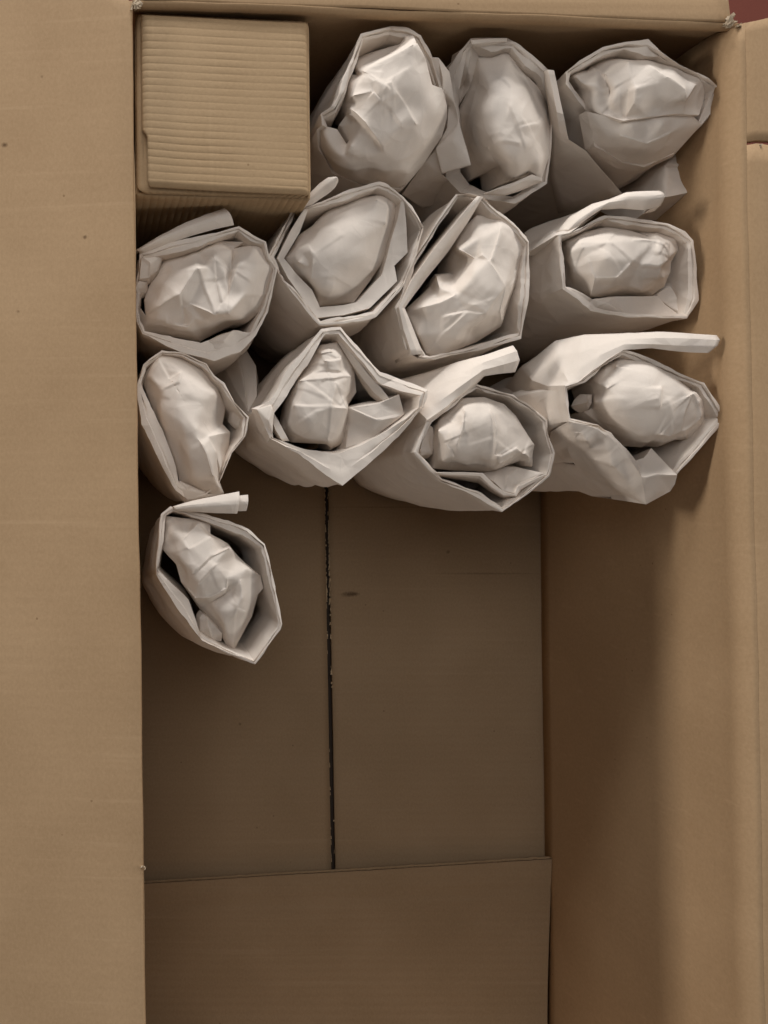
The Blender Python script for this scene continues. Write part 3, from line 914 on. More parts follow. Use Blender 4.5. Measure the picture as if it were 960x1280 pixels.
# --- D
B = (150, 230, 0)
r_ = parcel(B, (430, 540), 'paper parcel directly below the corrugated box, touching the left flap')
tube(B, [(100, 350, 18.8), (230, 303, 19), (380, 262, 19.2), (500, 238, 19.2), (594, 216, 19.2), (660, 252, 19), (727, 290, 19), (746, 370, 18.8), (784, 425, 18.7), (768, 520, 18.6),
         (740, 640, 18.2), (678, 755, 18), (600, 834, 17.8), (470, 884, 18), (300, 835, 18.1), (112, 748, 18.2), (85, 690, 18.2), (80, 600, 18.5), (82, 500, 18.6), (95, 420, 18.7)],
     [(125, 364), (240, 350), (370, 325), (480, 275), (594, 230), (650, 285), (715, 302), (734, 372), (770, 428), (746, 530), (705, 640), (655, 747), (566, 732), (405, 797), (270, 768), (122, 738), (97, 680), (92, 600), (98, 500), (110, 420)],
     r_, seed=41, lip_dz=-0.15)
patch(B, 'crumpled_paper',
      [(215, 365, 17.8), (370, 330, 18.3), (480, 285, 18.5), (620, 290, 18.6), (572, 322, 18.2), (690, 298, 18.6), (728, 300, 18.5), (735, 370, 18.5), (777, 425, 18.4), (742, 560, 18),
       (700, 640, 17.5), (640, 690, 17), (565, 705, 16.5), (430, 770, 16), (400, 790, 15.8), (250, 760, 16.5), (110, 735, 17), (95, 680, 17.3), (85, 595, 17.8), (128, 657, 18.1), (120, 580, 17.9), (150, 500, 17.8), (185, 440, 17.8)],
      [(385, 420, 20.4), (300, 550, 20.0), (470, 362, 20.0), (480, 490, 19.3), (475, 655, 19.7), (410, 500, 19.6), (398, 445, 20.2), (350, 600, 19.3), (330, 720, 18),
       (555, 430, 19.0), (550, 330, 18.8), (540, 650, 19.8), (540, 560, 19.1), (600, 400, 20), (690, 400, 19.5), (620, 560, 19.3), (312, 620, 18.9), (320, 700, 17.7), (220, 500, 19), (200, 610, 18.8),
       (280, 440, 19.3), (430, 690, 18.2), (250, 700, 17.7), (520, 440, 19.8), (570, 460, 19.9), (440, 420, 19.6), (660, 350, 19.2), (180, 680, 17.8), (370, 690, 18.4), (660, 480, 19.6), (505, 600, 19.4)],
      [[(385, 420), (300, 550), (312, 620), (320, 700)], [(300, 550), (200, 610), (128, 657)], [(385, 420), (398, 445), (410, 500), (475, 655)], [(470, 362), (480, 490)], [(550, 330), (555, 430), (540, 560), (540, 650)],
       [(572, 322), (555, 430)], [(540, 650), (620, 560), (742, 560)], [(475, 655), (505, 600), (480, 490)], [(312, 620), (350, 600), (475, 655)]],
      r_, seed=42, sm_k=2.2, pleats=5, amp=0.0006, smooth=7)
roll(B, [(75, 335, 18.7), (200, 260, 18.9), (330, 195, 19.1), (440, 150, 19.2), (522, 122, 19.3)], [(100, 352, 18.7), (230, 300, 19), (360, 258, 19.2), (480, 226, 19.3), (570, 206, 19.3)], r_, seed=43, fat=0.007)
patch(B, 'inner_wrap', [(108, 370, 19.1), (215, 358, 18.4), (185, 440, 18.2), (145, 468, 18.5), (98, 474, 18.9)], [(150, 400, 19)], [[(108, 370), (150, 400), (145, 468)]], r_, seed=44, skirt=0.01, smooth=3)
patch(B, 'folded_lip', [(405, 797, 17.7), (500, 757, 18), (570, 733, 18), (655, 746, 17.9), (600, 832, 17.7), (470, 838, 17.9)], [(520, 790, 18.1)], [[(405, 797), (520, 790), (570, 733)]], r_, seed=45, skirt=0.006, smooth=3)
patch(B, 'inner_fold', [(95, 485, 18.7), (135, 492, 18.1), (132, 530, 17.9), (90, 556, 18.4), (76, 522, 18.7)], [(105, 520, 18.6)], [], r_, seed=46, skirt=0.008, smooth=3)

# --- E
B = (310, 200, 0)
r_ = parcel(B, (490, 470), 'paper parcel whose round mouth shows two clear rings of folded paper')
tube(B, [(225, 250, 18.6), (165, 355, 18.6), (103, 478, 18.6), (150, 555, 18.6), (178, 610, 18.5), (260, 712, 18.4), (356, 828, 18.4), (500, 815, 18.4), (640, 785, 18.4), (780, 628, 18.5), (842, 470, 18.8),
         (877, 335, 19), (820, 235, 19.2), (770, 180, 19.3), (700, 127, 19.3), (658, 110, 19.3), (510, 148, 19.2), (300, 235, 19)],
     [(238, 262), (190, 360), (128, 482), (163, 556), (190, 606), (270, 692), (362, 806), (500, 780), (625, 756), (775, 603), (806, 510), (860, 345), (808, 245), (765, 195), (700, 150), (650, 133), (510, 190), (312, 240)],
     r_, seed=51, lip_dz=-0.12)
ou = [(282, 245, 18.9), (215, 350, 18.7), (148, 490, 18.5), (200, 590, 18.4), (280, 700, 18.3), (345, 788, 18.3), (480, 775, 18.3), (608, 740, 18.3), (742, 605, 18.4), (730, 528, 18.4), (797, 462, 18.6), (788, 300, 19), (776, 186, 19.2)]
inn = [(300, 242, 18.8), (256, 365, 18.5), (178, 492, 18.3), (250, 580, 18.2), (318, 650, 18.2), (358, 738, 18.1), (480, 727, 18.1), (545, 712, 18.0), (668, 578, 18.2), (676, 560, 18.2), (714, 405, 18.6), (748, 300, 18.8), (770, 190, 19.2)]
ribbon(B, [ou, [tuple((a + b) / 2 for a, b in zip(p, q)) for p, q in zip(ou, inn)], inn], r_, 'inner_wrap', down=3.5, seed=52, su=4, sv=3)
patch(B, 'crumpled_paper',
      [(320, 330, 17.5), (420, 225, 18.2), (560, 185, 18.5), (650, 178, 18.7), (752, 182, 18.6), (750, 220, 18.5), (722, 340, 18.2), (682, 500, 17.8), (610, 605, 17.5), (530, 712, 17), (355, 732, 17), (322, 640, 17.6),
       (240, 570, 17.8), (180, 492, 17.8), (255, 375, 17.4)],
      [(640, 195, 19.4), (450, 300, 19.5), (345, 350, 18.8), (322, 470, 19.3), (316, 600, 18.5), (300, 420, 18.1), (420, 400, 20.1), (540, 320, 20.1), (600, 420, 19.7), (560, 530, 19.2),
       (480, 520, 19.7), (400, 620, 19), (345, 650, 18.3), (690, 330, 18.9), (250, 510, 18.5), (440, 690, 17.9), (300, 500, 18.2), (308, 550, 18), (620, 560, 18.0), (600, 300, 19.9), (700, 230, 18.9), (240, 440, 18)],
      [[(300, 395), (322, 470), (316, 600)], [(250, 510), (308, 550)], [(700, 230), (690, 330)], [(640, 195), (700, 230)]], r_, seed=53, sm_k=9, pleats=4, amp=0.0005, smooth=14)
roll(B, [(222, 246, 18.8), (300, 178, 19.2), (360, 122, 19.5), (402, 92, 19.8), (432, 86, 19.9)], [(235, 252, 18.8), (320, 220, 19.1), (390, 170, 19.4), (432, 136, 19.7), (450, 108, 19.9)], r_, seed=54, fat=0.004)

# --- F
B = (460, 220, 0)
r_ = parcel(B, (480, 500), 'slanting paper parcel with a long straight fold along its left side')
tube(B, [(440, 93, 18.6), (335, 240, 18.6), (225, 420, 18.5), (165, 600, 18.3), (135, 655, 18.2), (160, 760, 18), (188, 870, 18), (245, 917, 18), (335, 914, 18), (550, 872, 17.8), (764, 812, 18), (792, 650, 18.5),
         (806, 500, 18.7), (800, 328, 19), (750, 262, 19), (690, 212, 19), (640, 175, 19), (568, 98, 19.2), (500, 88, 19)],
     [(450, 110), (350, 250), (245, 420), (185, 600), (155, 660), (175, 760), (202, 865), (250, 900), (335, 900), (550, 850), (752, 785), (752, 650), (770, 500), (788, 345), (740, 280), (680, 228), (640, 208), (566, 125), (500, 105)],
     r_, seed=61, lip_dz=-0.12)
o1 = [(548, 100, 19.3), (440, 235, 19), (330, 370, 18.9), (220, 520, 18.8), (155, 655, 18.6), (180, 770, 18.4), (222, 895, 18.3)]
i1 = [(574, 104, 19.2), (495, 235, 18.5), (400, 375, 18.3), (285, 520, 18.3), (182, 660, 18.4), (225, 765, 18.2), (274, 890, 18.1)]
ribbon(B, [o1, [((a[0] + b[0]) / 2, (a[1] + b[1]) / 2, (a[2] + b[2]) / 2 + .12) for a, b in zip(o1, i1)], i1], r_, 'inner_wrap', down=3, seed=62)
patch(B, 'crumpled_paper',
      [(545, 195, 18.4), (640, 207, 18.8), (676, 205, 19), (750, 264, 19), (796, 307, 19), (790, 350, 18.7), (742, 520, 18.3), (665, 752, 17.5), (540, 832, 17), (340, 912, 17.3), (290, 890, 17.3), (245, 810, 17),
       (195, 690, 17.2), (200, 655, 17), (300, 560, 16.6), (335, 490, 16.3), (412, 482, 16.5), (425, 380, 17.3), (440, 340, 17.6), (480, 255, 17.8)],
      [(665, 260, 19.7), (570, 395, 19.6), (455, 368, 18.9), (530, 413, 18.8), (610, 430, 20), (690, 550, 19.9), (590, 690, 19.5), (500, 640, 19.4), (520, 490, 20.1), (440, 590, 19.3), (350, 635, 18.8),
       (272, 656, 18.3), (490, 678, 19), (368, 700, 18.5), (366, 792, 17.9), (250, 800, 17.2), (600, 570, 20.2), (660, 680, 18.9), (350, 550, 18), (720, 420, 19), (440, 820, 17.9), (560, 300, 19.3),
       (340, 500, 17.3), (380, 600, 18.5), (350, 610, 17.9), (300, 720, 17.8), (480, 750, 18.6)],
      [[(455, 368), (530, 413), (570, 395), (610, 430), (690, 550)], [(272, 656), (350, 635), (440, 590)], [(368, 700), (490, 678), (590, 690)], [(368, 700), (366, 792)], [(500, 640), (590, 690), (690, 550)],
       [(490, 678), (366, 792), (290, 890)], [(340, 500), (350, 610)], [(665, 260), (610, 430)], [(690, 550), (660, 680), (665, 752)]], r_, seed=63, sm_k=2.2, pleats=5, amp=0.0006, smooth=7)
patch(B, 'folded_lip', [(568, 100, 19.1), (598, 125, 19.1), (650, 188, 19), (640, 207, 18.8), (590, 165, 18.7)], [], [], r_, seed=64, skirt=0.008, smooth=2)
patch(B, 'inner_fold', [(248, 832, 17.6), (288, 895, 17.9), (325, 908, 17.9), (255, 905, 18.1)], [(272, 880, 18.2)], [[(248, 832), (272, 880)]], r_, seed=65, skirt=0.004, smooth=2)

# --- G
B = (650, 210, 0)
r_ = parcel(B, (540, 500), 'paper parcel with a squarish mouth and short curled strip, near the right wall')
tube(B, [(190, 337, 19.2), (245, 325, 19.2), (330, 285, 19.1), (422, 240, 19.1), (560, 252, 19.1), (745, 278, 19.1), (820, 320, 19.1), (862, 365, 19.1), (885, 500, 19.1), (888, 660, 18.9), (835, 750, 18.7),
         (690, 747, 18.5), (530, 744, 18.5), (352, 714, 18.6), (280, 652, 18.7), (215, 602, 18.8), (203, 470, 19)],
     [(212, 348), (285, 322), (350, 292), (426, 256), (530, 288), (715, 300), (785, 330), (836, 375), (840, 500), (838, 640), (826, 732), (690, 734), (530, 731), (372, 698), (300, 640), (228, 592), (222, 470)],
     r_, seed=71, lip_dz=-0.15)
patch(B, 'inner_wrap', [(222, 594, 18.5), (290, 616, 18.4), (360, 655, 18.3), (470, 643, 18.2), (690, 640, 18.1), (720, 680, 18.0), (800, 738, 18.0), (530, 734, 18.1), (380, 705, 18.2), (290, 650, 18.4)],
      [(450, 680, 18.5), (620, 690, 18.0)], [[(360, 655), (380, 705)], [(360, 655), (450, 680), (530, 734)], [(222, 594), (360, 655)]], r_, seed=72, skirt=0.012, smooth=3)
patch(B, 'inner_fold', [(838, 372, 18.8), (840, 500, 18.8), (836, 640, 18.7), (828, 735, 18.5), (800, 730, 18), (700, 660, 17.4), (680, 630, 17.2), (740, 590, 17.3), (790, 480, 17.8), (822, 430, 18.3)],
      [(780, 590, 17.8), (800, 660, 17.9)], [[(822, 430), (780, 590), (800, 660), (828, 735)], [(740, 590), (800, 660)]], r_, seed=73, skirt=0.008, smooth=3)
patch(B, 'crumpled_paper',
      [(220, 350, 17.8), (310, 320, 18.2), (450, 290, 18.6), (520, 300, 18.6), (640, 345, 18.7), (560, 305, 18.2), (690, 312, 18.4), (760, 330, 18.5), (805, 345, 18.6), (800, 400, 18.5), (757, 470, 18.4), (752, 520, 18.3), (722, 590, 18),
       (660, 634, 17.6), (560, 642, 17.4), (440, 650, 17.3), (350, 650, 17.3), (270, 612, 17.3), (240, 560, 17.4), (215, 460, 17.7)],
      [(312, 400, 19.3), (303, 368, 19), (265, 520, 18.1), (335, 440, 19.3), (370, 550, 19.3), (350, 640, 17.7), (455, 370, 20.3), (560, 468, 20.3), (480, 550, 19.8), (570, 360, 19.7), (720, 400, 19.4),
       (742, 460, 19), (690, 440, 19.6), (592, 490, 19.5), (598, 560, 18.7), (690, 550, 18.9), (720, 550, 18.9), (605, 615, 18), (740, 375, 18.6), (440, 610, 18.3), (430, 450, 20.5), (775, 430, 18.8), (250, 420, 18.7), (660, 370, 19.4), (540, 590, 18.4), (680, 500, 19.5)],
      [[(303, 368), (312, 400), (265, 520)], [(335, 440), (370, 550), (350, 640)], [(455, 370), (560, 468), (592, 490), (598, 560), (605, 615)], [(570, 360), (660, 370), (720, 400), (742, 460)], [(370, 550), (480, 550), (560, 468)],
       [(740, 375), (742, 460)], [(592, 490), (680, 500), (742, 460)], [(598, 560), (690, 550)]], r_, seed=74, sm_k=2.2, pleats=5, amp=0.0006, smooth=7)
roll(B, [(188, 322, 18.4), (250, 245, 18.5), (360, 185, 18.8), (450, 160, 19.2), (530, 126, 19.7), (600, 120, 20), (697, 117, 20)], [(240, 326, 18.9), (290, 288, 19.2), (350, 240, 19.3), (412, 200, 19.5), (520, 196, 19.6), (620, 207, 19.8), (702, 185, 19.9)], r_, seed=75, fat=0.006)
patch(B, 'wrap_fold', [(178, 338, 19.2), (246, 327, 19.3), (300, 288, 19.2), (370, 240, 19.0), (420, 205, 18.9), (330, 200, 17.6), (240, 240, 16.8), (150, 310, 16.6)], [(250, 290, 18.6)], [], r_, seed=77, skirt=0.03, smooth=4)
patch(B, 'rolled_end', [(690, 118, 19.9), (718, 135, 19.8), (715, 150, 19.6), (700, 188, 19.6), (650, 206, 19.5), (680, 150, 19.7)], [], [], r_, seed=76, skirt=0.006, smooth=2)

# --- H
B = (150, 410, 0)
r_ = parcel(B, (330, 470), 'dim paper parcel with a leaf-shaped mouth, just above the lone lowest parcel')
tube(B, [(210, 113, 18), (310, 123, 18), (432, 180, 17.8), (472, 238, 17.8), (520, 275, 17.8), (572, 370, 17.7), (643, 445, 17.7), (627, 540, 17.7), (560, 625, 17.4), (500, 768, 17), (430, 835, 16.3), (335, 852, 16.3),
         (278, 808, 17.4), (190, 645, 17.8), (108, 480, 18), (85, 300, 18), (115, 180, 18)],
     [(212, 125), (308, 138), (420, 192), (462, 250), (505, 285), (552, 372), (622, 450), (608, 540), (545, 628), (488, 760), (420, 810), (340, 830), (288, 770), (276, 690), (168, 420), (105, 280), (128, 195)],
     r_, seed=81, lip_dz=-0.12)
patch(B, 'crumpled_paper',
      [(130, 180, 17.2), (200, 120, 17.4), (310, 140, 17.5), (420, 200, 17.3), (490, 290, 17), (530, 390, 16.3), (512, 480, 16.3), (550, 520, 16.5), (542, 640, 16.3), (497, 765, 16.5), (520, 826, 16.2), (440, 838, 15.9),
       (300, 770, 16.2), (275, 690, 16.5), (165, 410, 17), (105, 250, 17)],
      [(190, 150, 17.9), (245, 252, 17.9), (310, 213, 18.2), (210, 310, 18.4), (295, 272, 18.7), (280, 380, 19.1), (420, 370, 18.6), (300, 480, 19.2), (380, 490, 19.4), (395, 560, 19.3), (440, 540, 18.5),
       (340, 620, 18.6), (432, 630, 19), (460, 730, 18.1), (500, 795, 17), (480, 620, 17.9), (490, 530, 17.7), (370, 760, 17.1), (470, 330, 17.8), (200, 420, 18.2), (500, 700, 17.2), (150, 250, 17.9), (330, 330, 19), (400, 300, 18.5)],
      [[(190, 150), (245, 252), (310, 213)], [(395, 560), (432, 630), (460, 730), (520, 826)], [(210, 310), (295, 272), (310, 213)], [(440, 540), (490, 530), (550, 520)], [(440, 540), (480, 620), (497, 765)]],
      r_, seed=82, sm_k=2.2, pleats=6, amp=0.0006, smooth=9)
patch(B, 'inner_fold', [(285, 795, 17.2), (300, 765, 17.0), (440, 830, 16.2), (520, 828, 16), (335, 858, 16.2)], [(340, 810, 16.9)], [[(300, 765), (340, 810)]], r_, seed=83, skirt=0.008, smooth=2)
patch(B, 'inner_wrap', [(560, 420, 16.6), (640, 450, 17.4), (625, 530, 17.3), (600, 500, 16.6), (555, 470, 16)], [], [], r_, seed=84, skirt=0.005, smooth=2)

# --- I
B = (300, 390, 0)
r_ = parcel(B, (480, 470), 'paper parcel with a pointed star-shaped mouth, right above the floor seam')
tube(B, [(405, 88, 18.6), (440, 80, 18.5), (502, 77, 18.6), (600, 190, 18.5), (700, 300, 18.3), (780, 330, 18.3), (860, 358, 18.9), (937, 392, 19.4), (918, 475, 19.3), (790, 620, 18.4), (650, 755, 18.2), (512, 867, 18.1), (430, 818, 18.2),
         (290, 712, 18.2), (152, 633, 18.2), (120, 560, 18.2), (84, 487, 18.3), (150, 440, 18.4), (240, 290, 18.5), (325, 190, 18.6)],
     [(428, 112), (448, 112), (492, 108), (588, 228), (690, 346), (716, 362), (800, 395), (905, 415), (892, 478), (740, 590), (620, 660), (497, 706), (420, 702), (330, 688), (166, 628), (155, 560), (150, 480), (175, 505), (285, 330), (375, 190)],
     r_, seed=91, lip_dz=0.0, base_r=.036)
patch(B, 'crumpled_paper',
      [(400, 165, 17.5), (490, 150, 17.8), (570, 260, 17.5), (582, 400, 17), (540, 466, 17), (547, 510, 17.2), (527, 650, 16.8), (450, 692, 16.5), (438, 662, 16.8), (270, 652, 16.5), (215, 580, 16.8), (230, 440, 17), (290, 310, 17.2), (370, 205, 17.4)],
      [(420, 250, 18.6), (510, 235, 18.3), (468, 332, 19.1), (290, 345, 18.4), (560, 320, 17.8), (265, 465, 18.9), (450, 468, 19.5), (535, 485, 18.8), (475, 350, 19.2), (500, 420, 18.5), (440, 650, 18.1), (350, 560, 19.4),
       (500, 560, 18.5), (270, 580, 18.1), (310, 400, 19.0), (240, 560, 17.6), (400, 210, 18.0), (350, 640, 17.9), (360, 470, 19.3), (460, 200, 18.4), (380, 300, 18.3), (500, 300, 18.2), (390, 340, 19.0)],
      [[(265, 465), (360, 470), (450, 468), (535, 485)], [(475, 350), (450, 468), (440, 650)], [(290, 345), (390, 340), (468, 332), (560, 320)], [(420, 250), (510, 235)], [(475, 350), (500, 420), (535, 485)], [(400, 210), (460, 200)], [(380, 300), (500, 300)]],
      r_, seed=92, sm_k=7, pleats=5, amp=0.0006, smooth=7)
patch(B, 'inner_fold', [(548, 480, 18), (640, 468, 18.3), (700, 456, 18.3), (795, 413, 18.7), (822, 512, 18.2), (650, 640, 17.9), (528, 680, 17.3), (545, 560, 17.3)], [(680, 540, 18.5)], [[(548, 480), (680, 540), (822, 512)]], r_, seed=93, skirt=0.015, smooth=5)
ribbon(B, [[(495, 108, 18.2), (560, 205, 18.2), (640, 310, 18.1), (700, 372, 18), (752, 438, 18.2)], [(482, 135, 17.9), (545, 240, 17.8), (620, 340, 17.7), (670, 400, 17.7), (730, 452, 18)],
           [(490, 160, 17), (550, 265, 16.8), (610, 370, 16.8), (650, 420, 16.9), (705, 462, 17.4)]], r_, 'inner_wrap', seed=94)
patch(B, 'folded_lip', [(84, 487, 18.5), (156, 464, 18.5), (168, 505, 18.4), (160, 560, 18.4), (162, 615, 18.3), (150, 632, 18.3), (118, 560, 18.4)], [(140, 540, 18.7)], [[(156, 464), (140, 540), (162, 615)]], r_, seed=95, skirt=0.01, smooth=2)
ribbon(B, [[(172, 510, 18.0), (200, 560, 17.9), (245, 645, 17.8)], [(160, 540, 18.0), (180, 590, 18), (215, 645, 17.9)], [(160, 590, 17), (185, 625, 17), (212, 660, 17)]], r_, 'inner_wrap', seed=96)
patch(B, 'paper_tail', [(-80, 270, 11), (-30, 150, 11), (20, 170, 10.8), (80, 270, 11), (85, 420, 12.5), (40, 500, 13), (-30, 380, 11.5)], [(10, 300, 12), (40, 400, 12.2)], [[(-30, 150), (10, 300), (40, 500)]], r_, seed=97, skirt=0.03, smooth=4)

# --- J
B = (470, 420, 0)
r_ = parcel(B, (540, 560), 'round-mouthed paper parcel with a wide flattened strip sweeping up to the right')
tube(B, [(258, 420, 18.8), (340, 362, 18.9), (430, 292, 18.9), (500, 240, 18.7), (560, 258, 18.6), (680, 298, 18.7), (770, 350, 18.6), (853, 422, 18.5), (858, 480, 18.5), (895, 585, 18.4), (868, 700, 18.2), (750, 797, 18), (630, 878, 18),
         (500, 800, 17.9), (322, 730, 18.2), (255, 655, 18.4), (192, 581, 18.6), (222, 500, 18.7)],
     [(278, 430), (350, 372), (435, 302), (500, 264), (555, 277), (670, 307), (763, 364), (836, 430), (846, 490), (878, 588), (848, 690), (742, 778), (630, 858), (510, 775), (332, 713), (270, 650), (212, 584), (240, 505)],
     r_, seed=101, lip_dz=-0.12, base_r=.032)
patch(B, 'crumpled_paper',
      [(290, 455, 17.8), (330, 395, 18), (420, 310, 18.4), (540, 305, 18.6), (640, 340, 18.6), (700, 400, 18.5), (750, 480, 18.3), (792, 545, 18.1), (780, 600, 17.8), (777, 655, 17.4), (740, 652, 17.3), (720, 625, 17.5), (600, 668, 17.2),
       (560, 680, 16.9), (400, 674, 16.9), (285, 662, 17), (290, 610, 17.5), (285, 540, 17.7)],
      [(440, 370, 19.5), (428, 470, 19.5), (400, 560, 19.3), (575, 370, 19.8), (595, 460, 20), (590, 595, 19.2), (510, 450, 20.3), (500, 590, 19.3), (700, 560, 18.9), (735, 590, 18.5), (605, 640, 18.3), (580, 655, 17.6),
       (372, 565, 18.9), (385, 605, 18.4), (330, 625, 17.9), (340, 535, 18.8), (305, 470, 18.6), (660, 480, 19.4), (480, 350, 19.4), (450, 650, 17.9), (760, 605, 18), (620, 600, 18.9), (420, 400, 19.2), (560, 365, 19.5), (680, 600, 18.2)],
      [[(440, 370), (428, 470), (400, 560)], [(575, 370), (595, 460), (590, 595)], [(340, 535), (372, 565), (385, 605), (330, 625)], [(590, 595), (620, 600), (700, 560), (735, 590)], [(590, 595), (580, 655)], [(735, 590), (720, 625)], [(340, 535), (305, 470)], [(605, 640), (680, 600)]],
      r_, seed=102, sm_k=8, pleats=7, amp=0.0006, smooth=8)
patch(B, 'inner_fold', [(535, 690, 17.0), (620, 655, 16.8), (700, 655, 17.3), (842, 686, 18.1), (702, 752, 17.9), (690, 790, 18.0), (640, 778, 18.0), (590, 730, 17.9)], [(650, 700, 17.3), (690, 740, 17.6)], [[(700, 655), (650, 700), (640, 778)], [(690, 740), (690, 790)], [(842, 686), (690, 740)]], r_, seed=103, skirt=0.006, smooth=3)
ribbon(B, [[(297, 682, 18.4), (430, 681, 18.4), (535, 686, 18.3), (592, 742, 18.2), (642, 780, 18.2), (692, 793, 18.2), (706, 753, 18.1), (842, 690, 18.2)],
           [(310, 690, 18.3), (430, 695, 18.3), (520, 700, 18.2), (580, 755, 18.1), (640, 795, 18.1), (700, 800, 18.1), (720, 765, 18.0), (845, 700, 18.1)],
           [(330, 705, 16.5), (430, 720, 16.5), (510, 735, 16.5), (570, 780, 16.5), (640, 820, 16.5), (700, 815, 16.5), (740, 780, 16.5), (845, 710, 16.5)]], r_, 'inner_wrap', seed=104)
patch(B, 'inner_wrap', [(255, 435, 18.5), (285, 458, 17.8), (292, 520, 17.4), (282, 590, 17.4), (225, 598, 18.0), (222, 570, 18.3)], [(265, 520, 17.7)], [[(255, 435), (265, 520), (282, 590)]], r_, seed=105, skirt=0.01, smooth=3)
G_ = [[(-110, 400, 6.5), (-20, 310, 10.5), (70, 230, 14.2), (250, 185, 16.6), (400, 135, 18), (540, 95, 19.0), (685, 48, 19.5)],
      [(-20, 480, 9.5), (60, 390, 13.4), (140, 300, 16.4), (280, 260, 17.9), (415, 190, 18.9), (540, 130, 19.6), (705, 75, 19.9)],
      [(80, 520, 13), (150, 450, 15.8), (210, 370, 18.1), (320, 325, 18.9), (425, 250, 19.4), (535, 170, 19.7), (718, 120, 19.9)],
      [(215, 500, 17.4), (240, 450, 18.4), (258, 418, 19.0), (345, 358, 19.1), (432, 285, 19.2), (530, 198, 19.3), (695, 178, 19.4)],
      [(225, 505, 16.8), (250, 455, 17.8), (275, 428, 18.5), (360, 370, 18.6), (450, 285, 18.6), (540, 200, 18.8), (690, 170, 18.9)]]
ribbon(B, G_, r_, 'paper_tail', seed=106, amp=0.0011, sv=6, su=8)

# --- K
B = (680, 400, 1.1)
r_ = parcel(B, (500, 440), 'largest paper parcel, its pale lip folded down, long strip touching the right wall')
tube(B, [(104, 328, 19.6), (200, 290, 19.6), (300, 205, 19.6), (400, 148, 19.6), (550, 205, 19.2), (680, 270, 19.2), (800, 315, 19.3), (855, 395, 19.4), (907, 490, 19.4), (800, 618, 19), (665, 774, 18.4), (575, 800, 18.1), (490, 786, 18.3),
         (400, 655, 18.9), (330, 581, 19.1), (270, 541, 19.2), (125, 507, 19.4), (112, 420, 19.5)],
     22, r_, seed=111, lip_dz=-0.2, base_r=.042, bulge=0.007)
patch(B, 'folded_lip',
      [(124, 508, 19.5), (270, 541, 19.35), (330, 581, 19.25), (400, 655, 19.05), (490, 786, 18.6), (512, 921, 17.3), (400, 905, 15.0), (300, 868, 14.0), (200, 790, 14.2), (130, 690, 15.4), (105, 600, 17.4)],
      [(210, 600, 19), (330, 720, 18.5), (420, 810, 17.9), (180, 560, 19.1), (250, 700, 17.6), (150, 590, 18.5), (400, 850, 17.0), (230, 640, 18.2), (320, 650, 18.9)],
      [[(180, 560), (210, 600), (230, 640)], [(250, 700), (330, 720), (420, 810)], [(150, 590), (180, 560)]], r_, seed=112, skirt=0.03, smooth=8, spread=-0.2, amp=0.0007)
patch(B, 'folded_lip', [(448, 705, 17.6), (500, 690, 17.8), (537, 640, 17.7), (620, 730, 18.3), (666, 775, 18.6), (655, 820, 18.1), (632, 857, 17.6), (512, 921, 17.3), (490, 786, 18.6)], [(560, 770, 18.5), (560, 860, 18)], [[(490, 786), (560, 770), (666, 775)]], r_, seed=113, skirt=0.02, smooth=5, spread=-0.2)
patch(B, 'crumpled_paper',
      [(235, 270, 18), (320, 210, 18.5), (400, 160, 18.8), (470, 172, 18.8), (560, 212, 19), (640, 257, 19), (742, 352, 18.9), (790, 380, 18.7), (807, 450, 18.5), (790, 560, 18), (740, 606, 17.6), (660, 598, 17.8), (570, 634, 17.2),
       (530, 612, 17.5), (490, 637, 16.9), (400, 630, 16.7), (320, 557, 17.2), (198, 460, 17.5), (240, 442, 17.8), (245, 380, 17.9), (225, 320, 17.9)],
      [(320, 345, 19.4), (270, 320, 18.5), (345, 250, 18.8), (430, 220, 19.5), (550, 250, 20.1), (450, 400, 20.7), (560, 400, 20.6), (670, 330, 20), (738, 368, 19.5), (700, 460, 19.4), (680, 560, 18.8), (765, 435, 18.9), (780, 490, 18.7),
       (705, 590, 18), (575, 575, 18.9), (610, 585, 18.5), (450, 560, 19.3), (330, 480, 19.2), (585, 330, 20.4), (758, 400, 19.2), (722, 535, 18.6), (520, 602, 18.3), (310, 240, 18.8), (360, 230, 19.1), (580, 450, 20.3), (720, 420, 19.5), (300, 400, 19.2), (250, 410, 18.3)],
      [[(738, 368), (720, 420), (700, 460), (680, 560)], [(758, 400), (780, 490), (722, 535), (680, 560)], [(585, 330), (580, 450)], [(270, 320), (345, 250), (360, 230)], [(575, 575), (610, 585), (680, 560)], [(742, 352), (738, 368), (765, 435)], [(530, 612), (575, 575)], [(320, 345), (270, 320)]],
      r_, seed=114, sm_k=8, pleats=7, amp=0.0005, smooth=10)
patch(B, 'inner_fold', [(183, 420, 18.2), (215, 378, 18.3), (240, 372, 17.8), (238, 415, 18.1), (222, 448, 17.7), (205, 440, 17.9)], [(218, 408, 18.8)], [[(215, 378), (218, 408), (205, 440)]], r_, seed=115, skirt=0.008, smooth=2)
patch(B, 'inner_wrap', [(800, 318, 19.1), (850, 400, 19.2), (900, 482, 19.2), (862, 510, 18.8), (790, 598, 18.1), (765, 598, 17.7), (802, 520, 17.9), (808, 430, 18.3)], [(835, 470, 18.9)], [[(800, 318), (835, 470), (862, 510)]], r_, seed=116, skirt=0.01, smooth=3)
